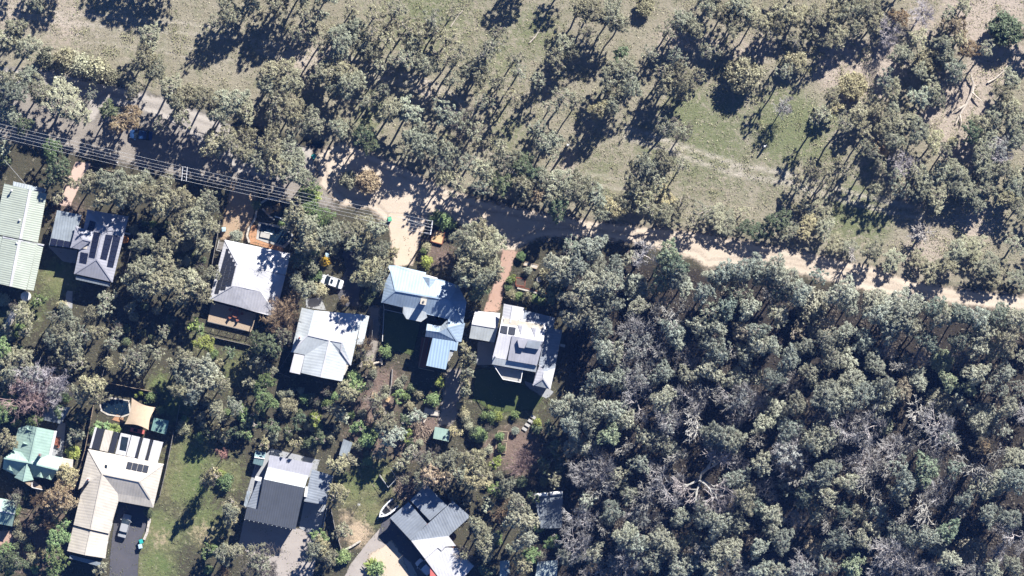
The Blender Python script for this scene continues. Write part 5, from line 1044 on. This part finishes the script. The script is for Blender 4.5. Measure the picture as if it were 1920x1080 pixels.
YARDS = """170 345 28 o;210 341 32 o:12;250 351 30 o;275 336 18 g;222 362 26 o:12;196 371 20 o:12;267 364 28 o:12;300 375 30 o;311 349 22 o;107 370 14 o;267 454 22 o;256 508 24 o;278 503 26 o;307 490 28 o;300 530 32 o;267 541 24 o;245 523 16 o;202 557 16 g;71 563 14 k;7 563 12 oB;342 386 28 o;375 397 28 o;393 385 20 o;364 426 30 o;391 420 20 o;333 374 26 o;382 454 18 o;342 414 24 o;391 366 16 gs;
331 523 22 o;364 530 24 o;376 548 24 o;342 548 24 o;396 512 18 o;551 399 24 o:14;544 419 18 o;576 426 28 o:14;598 408 28 k;582 392 20 k;576 454 26 o:14;602 446 28 g;620 430 22 o;571 368 14 kB;587 368 14 lB;564 486 22 d;582 494 18 o;571 541 22 o;556 528 18 o;609 490 9 YB;442 442 12 GR;590 515 14 kB;600 545 14 oB;645 563 8 rB;
653 437 22 o:5;680 426 24 o:5;707 428 20 o;667 454 24 o:5;693 466 24 y:5;713 468 20 o;738 474 12 y;684 490 24 o:5;711 494 22 o;689 514 28 y:14;707 523 22 o:14;722 512 16 y;820 410 14 kB;834 414 14 kB;847 420 10 kB;800 463 9 yB;801 490 11 lB;794 470 7 kB;880 441 28 o;907 437 26 o;929 450 22 o;873 472 24 g;902 468 28 g:14;918 490 28 g;884 499 24 g:14;867 508 20 g:14;898 519 28 g:14;873 526 18 g:14;924 519 18 o;896 545 20 d;
44 590 22 y;7 657 20 k;13 674 26 g;44 672 22 g;100 594 16 gs;124 590 18 g;133 610 22 o;111 623 22 g;100 639 22 g;131 639 22 g;156 628 20 gs;169 592 18 o;182 623 18 o;144 650 18 g;116 661 18 g;211 639 20 gs;196 579 18 gs;142 679 22 gs;116 692 16 y;56 705 26 bT;89 710 28 bb;44 750 34 mT;67 728 26 mT;100 734 22 bT;173 723 24 y;182 743 20 o;151 741 18 o;122 745 10 kB;9 770 22 k;251 666 24 gs;273 659 14 o;296 663 16 gs;236 681 14 o;262 686 16 g;307 623 14 gs;284 745 12 kB;264 737 5 lB;255 742 4 lB;
364 608 12 l;373 614 12 k;384 643 18 l;347 672 20 g;333 683 18 o;364 688 24 G;387 690 24 G;342 706 24 g;373 719 28 G;396 710 22 G;338 732 20 y;360 739 20 G;416 719 18 o;409 686 12 o;533 594 24 tT;542 577 24 tT;520 606 20 tT;533 628 18 oT;487 643 22 d;509 650 22 d;476 683 14 o;484 674 12 os;504 692 14 o;489 697 10 o;498 714 18 k;493 746 22 k;507 757 14 k;529 739 10 g;544 737 9 g;540 763 17 oR;613 754 10 kB;591 783 14 l;407 770 18 g;440 761 18 g;453 772 16 k;400 760 12 g;347 786 8 kB;
687 645 12 tT;682 661 16 o;691 683 12 y;664 708 14 kB;651 734 22 y;673 728 16 k;724 659 12 kB;747 743 13 k;824 717 9 lB;813 750 14 kB;871 654 14 y:7.5;884 668 12 o:7.5;871 677 14 y:7.5;876 697 14 o:7.5;871 714 12 y:7.5;872 734 10 o:7.5;864 761 9 y;871 777 10 o;780 779 16 G;916 764 5 lB;933 781 10 lB;923 781 10 kB;909 779 8 kB;966 777 8 kB;725 794 20 g;734 818 24 G;710 773 16 o;762 816 12 l;688 825 16 kB;873 785 9 o;879 800 9 o;854 810 12 y;893 814 14 dR;900 815 15 kR;966 808 8 GR;1008 792 8 lB;937 818 8 kB;940 840 8 kB;890 863 28 y;900 887 20 o;930 868 12 l;980 857 16 mT;973 876 16 mT;705 750 16 oT;700 810 14 kB;
496 831 12 y;556 831 12 y:7;589 847 8 y;633 871 20 y;656 864 14 o;624 931 16 y;638 924 18 y;433 949 16 y;432 963 18 o;433 977 12 y;598 1004 16 k;589 1031 20 o;604 1027 20 y;616 1042 20 o;642 996 18 o;644 1044 14 kB;480 1040 26 gs;438 1033 18 g;418 853 10 pT;398 890 15 y:11.5;391 900 12 yT;422 902 16 kB;415 890 10 lB;393 1033 16 k;416 1040 18 g;440 1033 14 g;391 1069 9 kB;489 1058 28 gT;420 1071 12 tT;690 865 10 kB;
13 826 20 o;29 792 9 k;62 788 14 k;140 817 16 g;136 848 14 lR;127 894 24 y;111 930 28 r;124 943 20 r;96 943 20 r;71 937 10 tT;184 797 10 kP;200 798 9 kP;213 804 13 lP;173 810 8 kB;222 806 9 lP;106 1010 24 k;104 1043 24 k;100 1074 18 k;118 984 14 k;9 1034 18 k;9 1050 22 d;28 1056 20 d;93 985 10 tT;190 1065 14 g;20 1075 16 k;278 962 9 dB;
808 893 26 t;836 897 26 r;887 895 30 y;789 897 18 o;861 887 22 o;820 870 18 g;845 860 20 g;800 860 18 gT;770 850 16 g;880 936 12 o;928 917 16 k;950 911 18 g;978 904 12 dR;998 902 8 rB;937 891 8 g;902 998 24 o;910 1024 24 o;895 985 18 o;917 1008 18 o;941 960 16 tT;913 1071 14 d;980 1058 20 o;965 1070 16 tT;995 1041 18 k;1036 1016 15 k;700 1062 20 lP;706 1066 14 kB;960 940 16 g;915 945 14 g;870 1040 12 oT;
955 526 7 kB;953 540 8 kB;958 552 9 oB;972 556 9 kB;988 558 10 oB;1004 562 9 kB;1016 566 8 kB;961 522 7 lB;977 481 9 kR;990 508 8 GB;1004 535 6 oB;1016 545 6 oB;1040 540 18 d;1030 560 12 d;1020 515 10 oB;760 900 10 oT;750 870 14 g;850 935 10 oB;515 600 8 oT;480 385 9 dB;520 390 8 rB;505 395 7 rB;528 418 7 kB;545 405 8 kB;330 440 22 o;310 460 20 o;700 545 14 dB;690 560 12 dB;
30 480 1 kB;60 700 16 g;20 700 20 g;25 730 16 d;75 760 14 o;110 770 12 d;150 780 14 d;135 800 10 d;470 790 16 d;510 800 14 d;560 790 14 d;640 780 16 g;670 800 14 k;600 820 12 d;540 810 12 d;440 810 14 d;300 770 8 kB;715 850 14 o;560 600 10 d;470 665 14 d;430 660 12 d;1030 800 12 d;1040 840 14 d;1020 870 14 d;1000 930 12 d;1040 900 16 gs;1050 870 14 d"""

def kind_of(code, r):
    s = code[1:] if len(code) > 1 else ''
    if s: return {'s':'open','R':'round','B':'bush','b':'bare','f':'fan','T':'twig','P':'palm'}[s]
    return 'big' if r >= 28 else 'gum' if r >= 17 else 'small' if r >= 11 else 'bush'
NOUN = {'open':'open-crowned gum tree','big':'broad gum tree','gum':'gum tree','small':'small tree','round':'rounded dense tree','bush':'shrub','bare':'leafless tree','fan':'leafless limbed tree','twig':'twiggy tree','palm':'spiky-leaved plant'}
CATS = {'open':'gum tree','big':'gum tree','gum':'gum tree','small':'small tree','round':'round tree','bush':'shrub','bare':'bare tree','fan':'bare tree','twig':'twiggy tree','palm':'plant'}
NAMES = {'open':'open_gum_tree','big':'broad_gum_tree','gum':'gum_tree','small':'garden_tree','round':'round_tree','bush':'shrub','bare':'bare_tree','fan':'bleached_tree','twig':'twiggy_tree','palm':'spiky_plant'}
LAND = [('the long pale green roof',40,440),('the solar-roofed grey house',190,460),('the decked white house',470,520),('the pale verandahed house',615,645),('the blue-roofed house',795,570),('the dormered white house',990,640),('the mint green house',60,850),('the cream L-shaped house',215,930),('the charcoal roof',515,935),('the diagonal grey house',800,990),('the lone woodland shed',1030,957),('the tan shade sail',262,778),('the double-crossarm pole',346,326),('the tall pole by the sandpit',809,427),('the white sedan',622,528),('the blue car',265,253),('the rounded meadow tree',1397,138),('the rounded dark green tree',1887,53),('the fallen hollow trunk',1812,195),('the white fan-limbed tree',1830,877),('the biggest bleached tree',1313,900),('the pale round tree',1843,787),('the larger brown round tree',1823,1033),('the smaller brown round tree',1527,1028),('the lone meadow stump',1433,275),('the white standing stump',1064,273),('the round roadside tree',1767,677),('the junction teal bin',589,293),('the big grey twiggy tree',1193,647),('the forked bleached tree',1307,787),('the mint green shed',829,812),('the roadside bleached tree',1730,437)]
HAND = {(1397,140):'rounded olive tree standing alone in the meadow',(1887,53):'rounded dark green tree at the upper right corner',(1830,877):'white leafless tree fanning its bare limbs in the right woodland',(1313,900):'biggest bleached leafless tree in the middle of the woodland',(1843,787):'pale silver-green ball-shaped tree in the right woodland',(1823,1033):'larger brown round tree at lower right',(1527,1028):'smaller brown round tree at the bottom of the woodland',(1767,677):'dark fresh-green round tree in the wood below the road',(1193,647):'big grey twiggy leafless tree right of the white dormered house',(1307,787):'forked bleached tree with long white limbs in the woodland',(1730,437):'small bleached white tree just above the dirt road',(418,853):'small pink blossom tree above the grass slope',(442,442):'clipped grey-green ball shrub at the white house front',(136,848):'clipped lime green ball tree beside the mint house',(609,490):'small bright yellow shrub above the white sedan',(1637,360):'thin lone gum tree on the green meadow casting a long shadow',(690,341):'brown rounded bush in the middle of the road junction',(653,337):'grey-green rounded bush in the middle of the road junction'}
trees = []; seen = set()
for zone, txt in (('n', NORTH), ('x', OFFTOP), ('w', WOODS), ('y', YARDS)):
    for e in txt.replace('\n', '').split(';'):
        if not e.strip(): continue
        x, y, r, code = e.split(); hgt = None
        if ':' in code: code, hgt = code.split(':')
        x, y, r = int(x), int(y), int(r)
        if r > 2: trees.append([x, y, r, code, 'big' if zone == 'w' and r >= 24 and len(code) == 1 else kind_of(code, r), zone, float(hgt) if hgt else None])
rf = random.Random(11); nf = 0                              # fill what the eye reads as unbroken canopy
wf_ = [(1070,480),(1320,520),(1600,560),(1930,605),(1930,1090),(1085,1090),(1095,1000),(1095,800),(1095,620)]
for _ in range(3000):
    x, y, r = rf.randint(1070,1930), rf.randint(480,1090), rf.choice((16,18,20,22))
    if float(poly_sdf(np.array([float(x)]), np.array([float(y)]), wf_)[0]) < 4 or any((x-t[0])**2 + (y-t[1])**2 < (.8*(r+t[2]))**2 for t in trees): continue
    c = rf.choice(('gs','o','bT','bT','bb','wf','wf')); trees.append([x, y, r, c, kind_of(c, r), 'w', rf.uniform(7, 11)])
YARDFILL = [[(660,690),(715,690),(740,700),(790,700),(800,760),(800,860),(640,860)],[(380,625),(470,650),(540,640),(540,830),(345,830),(330,780)],[(100,560),(200,565),(330,560),(320,700),(200,712),(60,735)],[(880,780),(985,800),(1050,790),(1060,1060),(920,1060),(905,900)],[(545,725),(680,720),(690,850),(610,850),(520,835)],[(245,410),(395,400),(385,560),(235,560)],[(565,365),(640,400),(640,465),(600,500),(560,520)],[(0,650),(60,640),(80,740),(0,800)],[(20,560),(70,575),(60,640),(0,640)],[(20,900),(130,900),(120,1075),(20,1075)]]
for pg in YARDFILL:
    xs_, ys_ = [p[0] for p in pg], [p[1] for p in pg]; k_ = 0
    for _ in range(400):
        x, y, r = rf.randint(min(xs_), max(xs_)), rf.randint(min(ys_), max(ys_)), rf.choice((7,8,9,10,12,14))
        if k_ >= 16 or float(poly_sdf(np.array([float(x)]), np.array([float(y)]), pg)[0]) < 6 or any((x-t[0])**2 + (y-t[1])**2 < (.7*(r+t[2]))**2 for t in trees) or (590 < x < 690 and 468 < y < 580) or (805 < x < 850 and 770 < y < 835) or (920 < x < 1000 and 770 < y < 860): continue
        c = rf.choice(('dB','kB','oB','gB','o','d','k','g','gT','yB')); k_ += 1; trees.append([x, y, r, c, kind_of(c, r), 'y', None])
def height_for(t):
    x, y, r, code, k, zone, hgt = t; rm = r*PXM
    if hgt: return hgt
    j = random.uniform(.88, 1.14)
    if k == 'bush': return (1.0 + rm*.9)*j
    if k == 'palm': return rm*1.3
    if k == 'round': return (rm*1.75 if r > 12 else rm*1.9)*j
    if k == 'small': return (2.2 + rm*1.6)*j
    if zone in 'nx':
        if k in ('fan', 'bare'): return 7*j
        if 255 < x < 470 and 60 < y < 225: return 11.0*j
        if x < 600 and y > 60: return (8.0 + rm*.5)*j
        if x > 1240 and 0 < np.interp(x, [1240,1310,1400,1470,1550,1650,1720,1800,1960], [423,430,448,460,476,498,524,537,556]) - y < 85: return (random.choice((1.8, 2.8, 4.4)) + rm*.6)*j
        if x > 1250 and y > 330: return (4.2 + rm*.7)*j
        if k == 'open': return (9.0 + rm*.8)*j
        if x > 1480: return (5.6 + rm*.7)*j
        return (7.4 + rm*.8)*j
    if zone == 'w': return (14.5 + rm)*random.uniform(.95, 1.1) if k in ('fan', 'bare') else ((12.5 if k == 'twig' else 11.0) + rm*1.0)*random.choice((.66,.8,.92,1.0,1.03,1.08,1.16))
    return (6.0 + rm*1.3)*j
DIRS = ['right of', 'above right of', 'above', 'above left of', 'left of', 'below left of', 'below', 'below right of']
ORD = ['nearest', 'second nearest', 'third nearest', 'fourth nearest', 'fifth nearest', 'sixth nearest', 'seventh nearest', 'eighth nearest', 'ninth nearest', 'tenth nearest'] + ['%dth nearest' % i for i in range(11, 60)]
keyed = {}
for i, t in enumerate(trees):
    x, y = t[0], t[1]
    nm_, lx, ly = min((l for l in LAND if (l[1]-x)**2 + (l[2]-y)**2 > 144 or t[4] in ('bush',)), key=lambda l: (l[1]-x)**2 + (l[2]-y)**2)
    a = math.atan2(ly-y, x-lx); dr = DIRS[int(round(a/(math.pi/4))) % 8]
    cn = COLS[t[3][0]][1]; noun = NOUN[t[4]]
    if cn == 'bare grey': cn = 'grey'
    if cn == 'pinkish bare': cn = 'pinkish'
    keyed.setdefault('%s %s %s %s' % (cn, noun, dr, nm_), []).append((math.hypot(x-lx, y-ly), i))
labels = {}
for k, v in keyed.items():
    v.sort()
    for n_, (d_, i) in enumerate(v):
        labels[i] = k if len(v) == 1 else '%s, %s' % (k, ORD[n_])
bark_cols = [(.42,.38,.33), (.34,.29,.25), (.50,.46,.41), (.27,.24,.21)]
GROUPS = {'n':'trees of the meadow and roadside','x':'trees of the meadow and roadside','w':'trees of the woodland','y':'trees and shrubs of the house gardens'}
def plant(i, t):
    x, y, r, code, k, zone, _ = t; H = height_for(t); a = PROTO[k]; crown, trunk, R0, H0 = a[random.randrange(len(a))]
    s = r*PXM/R0*((1.03 if zone == 'n' and x > 1300 else 1.12 if zone == 'w' else 1.1) if k in ('gum','big','open','small') else 1.12); zs = H/H0
    px, py, _ = P(x, y, H*.7)
    nmk = NAMES[k]
    if k in ('gum','big','open'): nmk = {'g':'grey_','G':'silver_','o':'olive_','y':'yellow_','r':'brown_','t':'brown_','d':'dark_'}.get(code[0],'green_') + 'gum_tree'
    root = bpy.data.objects.new(nmk, None); COL.objects.link(root); root.location = (px, py, 0); root.rotation_euler = (0, 0, random.uniform(0, 6.283)); root.scale = (s*random.uniform(.94,1.06), s*random.uniform(.94,1.06), zs)
    root.empty_display_size = .2
    lb = HAND.get((x, y)) or labels[i]; tag(root, lb, CATS[k], GROUPS[zone])
    base = COLS[code[0]][0]; v = random.uniform(.72, 1.3); hue = random.uniform(-.06, .06)
    if zone == 'w': base = tuple(.5*b_ + .5*c_ for b_, c_ in zip(base, (.23,.25,.22)))
    if zone == 'w': v *= 1.14
    for nm_, me in (('crown' if k not in ('bare','fan','twig') else 'twigs', crown), ('trunk', trunk)):
        if me is None: continue
        o = bpy.data.objects.new(nm_, me); COL.objects.link(o); o.parent = root
        if nm_ == 'crown': o.color = (base[0]*v*(1+hue), base[1]*v, base[2]*v*(1-hue), 1)
        elif k in ('bare', 'fan', 'twig'):
            c = base if code[0] in 'bwtmrp' else (.27,.24,.21)
            if code[0] == 'b' and nm_ == 'trunk': c = (.55,.51,.50)
            if code[0] == 'w' and nm_ == 'twigs': c = (.42,.38,.37)
            o.color = (c[0]*v, c[1]*v, c[2]*v, 1)
        else:
            c = random.choice(bark_cols); o.color = (*c, 1)
    if k == 'twig' and code[0] not in 'bwtm' or (k == 'twig' and code[0] in 'bt' and random.random() < .35):       # a few leaves left on the twigs
        o = bpy.data.objects.new('crown', PROTO['open'][random.randrange(4)][0]); COL.objects.link(o); o.parent = root; o.scale = (.92, .92, .75)
        lc = (.20,.205,.185) if code[0] in 'b' else COLS[code[0]][0] if code[0] not in 't' else (.2,.16,.09); o.color = (*[q*v for q in lc], 1)
for i, t in enumerate(trees): plant(i, t)

# ------------------------------------------------------------------ ground cover nobody could count
def scatter(name, label_mat, pts, size, tone_seed, col, flat=.5, lift=.08):
    r = np.random.default_rng(tone_seed); n = len(pts)
    p = np.concatenate([pts, (r.random((n,1))*lift + .02)], 1)
    nr = r.normal(size=(n,3))*flat + np.array([0,0,1.]); nr /= np.linalg.norm(nr, axis=1)[:,None]; t = np.cross(nr, r.normal(size=(n,3))); t /= np.linalg.norm(t, axis=1)[:,None]; bt = np.cross(nr, t)
    a = (size*r.uniform(.5,1.4,n))[:,None]; b = a*r.uniform(.3,.7,n)[:,None]
    co = np.stack([p-t*a, p+bt*b, p+t*a, p-bt*b], 1); co[:,:,2] = np.maximum(co[:,:,2], .015); co = co.reshape(-1,3).astype(np.float32)
    me = bpy.data.meshes.new(name); me.vertices.add(4*n); me.vertices.foreach_set('co', co.ravel()); me.loops.add(4*n); me.loops.foreach_set('vertex_index', np.arange(4*n, dtype=np.int32)); me.polygons.add(n); me.polygons.foreach_set('loop_start', np.arange(0,4*n,4,dtype=np.int32))
    at = me.attributes.new('leaf_tone','FLOAT','FACE'); at.data.foreach_set('value', r.random(n).astype(np.float32)); me.materials.append(M['leaf']); me.update()
    o = bpy.data.objects.new(name, me); COL.objects.link(o); o['kind'] = 'stuff'; tag(o, label_mat[0], label_mat[1]); o.color = (*col, 1)
def clustered(n, x0, x1, y0, y1, poly, k, spread, seed):
    r = np.random.default_rng(seed); c = np.stack([r.uniform(x0,x1,n//k), r.uniform(y0,y1,n//k)], 1)
    p = np.repeat(c, k, 0) + r.normal(size=(n//k*k,2))*spread; w = W(poly)
    return p[poly_sdf(p[:,0], p[:,1], w) > .5]
NORTHPOLY = [(-60,-60),(1990,-60),(1990,535),(1700,505),(1400,435),(1100,395),(830,330),(600,255),(400,205),(200,140),(-60,100)]
scatter('grass_tufts', ('dry grass tufts across the meadow', 'grass'), clustered(60000,-102,102,0,60,NORTHPOLY,6,.35,1), .13, 3, (.26,.24,.16), .9, .12)
scatter('green_grass_tufts', ('greener low tufts across the meadow', 'grass'), clustered(26000,-102,102,0,60,NORTHPOLY,14,.5,2), .12, 4, (.15,.165,.075), .9, .14)
scatter('low_scrub', ('low olive scrub and seedlings dotted over the meadow', 'scrub'), clustered(36000,-102,102,0,60,NORTHPOLY,70,.6,12), .12, 13, (.23,.225,.12), .9, .45)
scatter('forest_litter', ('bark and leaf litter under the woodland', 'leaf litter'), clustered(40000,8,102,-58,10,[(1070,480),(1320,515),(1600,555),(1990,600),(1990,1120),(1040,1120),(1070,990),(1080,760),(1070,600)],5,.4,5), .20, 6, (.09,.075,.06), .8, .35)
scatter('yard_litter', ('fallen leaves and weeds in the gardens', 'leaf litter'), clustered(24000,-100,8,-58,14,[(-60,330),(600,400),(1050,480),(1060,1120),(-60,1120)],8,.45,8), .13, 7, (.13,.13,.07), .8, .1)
def brush(label, px, py, rx, ry, n, seed):
    r = np.random.default_rng(seed); x, y, _ = P(px, py); segs = []
    for i in range(n):
        a = r.random()*6.28; q = r.random()**.5; c = np.array([math.cos(a)*q*rx, math.sin(a)*q*ry, .1 + .6*(1-q)*r.random()]); d = r.normal(size=3)*np.array([1,1,.25]); d /= np.linalg.norm(d); L = r.uniform(.3,1.1); segs.append((c-d*L/2, c+d*L/2, .05, .03))
    o = bpy.data.objects.new('brush_pile', tubes_mesh('brush_pile', segs, 4)); COL.objects.link(o); o.location = (x, y, .05); o.color = (.42,.33,.26,1); tag(o, label, 'brush pile')
brush('pile of cut twigs left of the mint green shed', 785, 812, 2.6, 2.0, 260, 3); brush('brown heap of branches above the diagonal grey house', 762, 915, 1.8, 2.2, 200, 4); brush('heap of dead sticks in the mulch of the central yard', 695, 800, 2.4, 1.6, 120, 5)

# ------------------------------------------------------------------ thin blue air between the survey aircraft and the ground
hv, hf = box((0, 0, (CAM_H + 20)/2 - .5), (1400, 1400, (CAM_H + 20)/2 + .5))
hm, ht = nt('thin_air'); hb = NB(ht)
pv = hb.n('ShaderNodeVolumePrincipled', **{'Color': (.14, .34, 1.0, 1), 'Density': 1.95e-5, 'Anisotropy': 0.0})
ht.links.new(pv.outputs[0], hb.n('ShaderNodeOutputMaterial').inputs['Volume'])
hz_ = single('haze', hv, hf, hm, 'thin blue air over the whole neighbourhood', 'haze', kind='stuff')
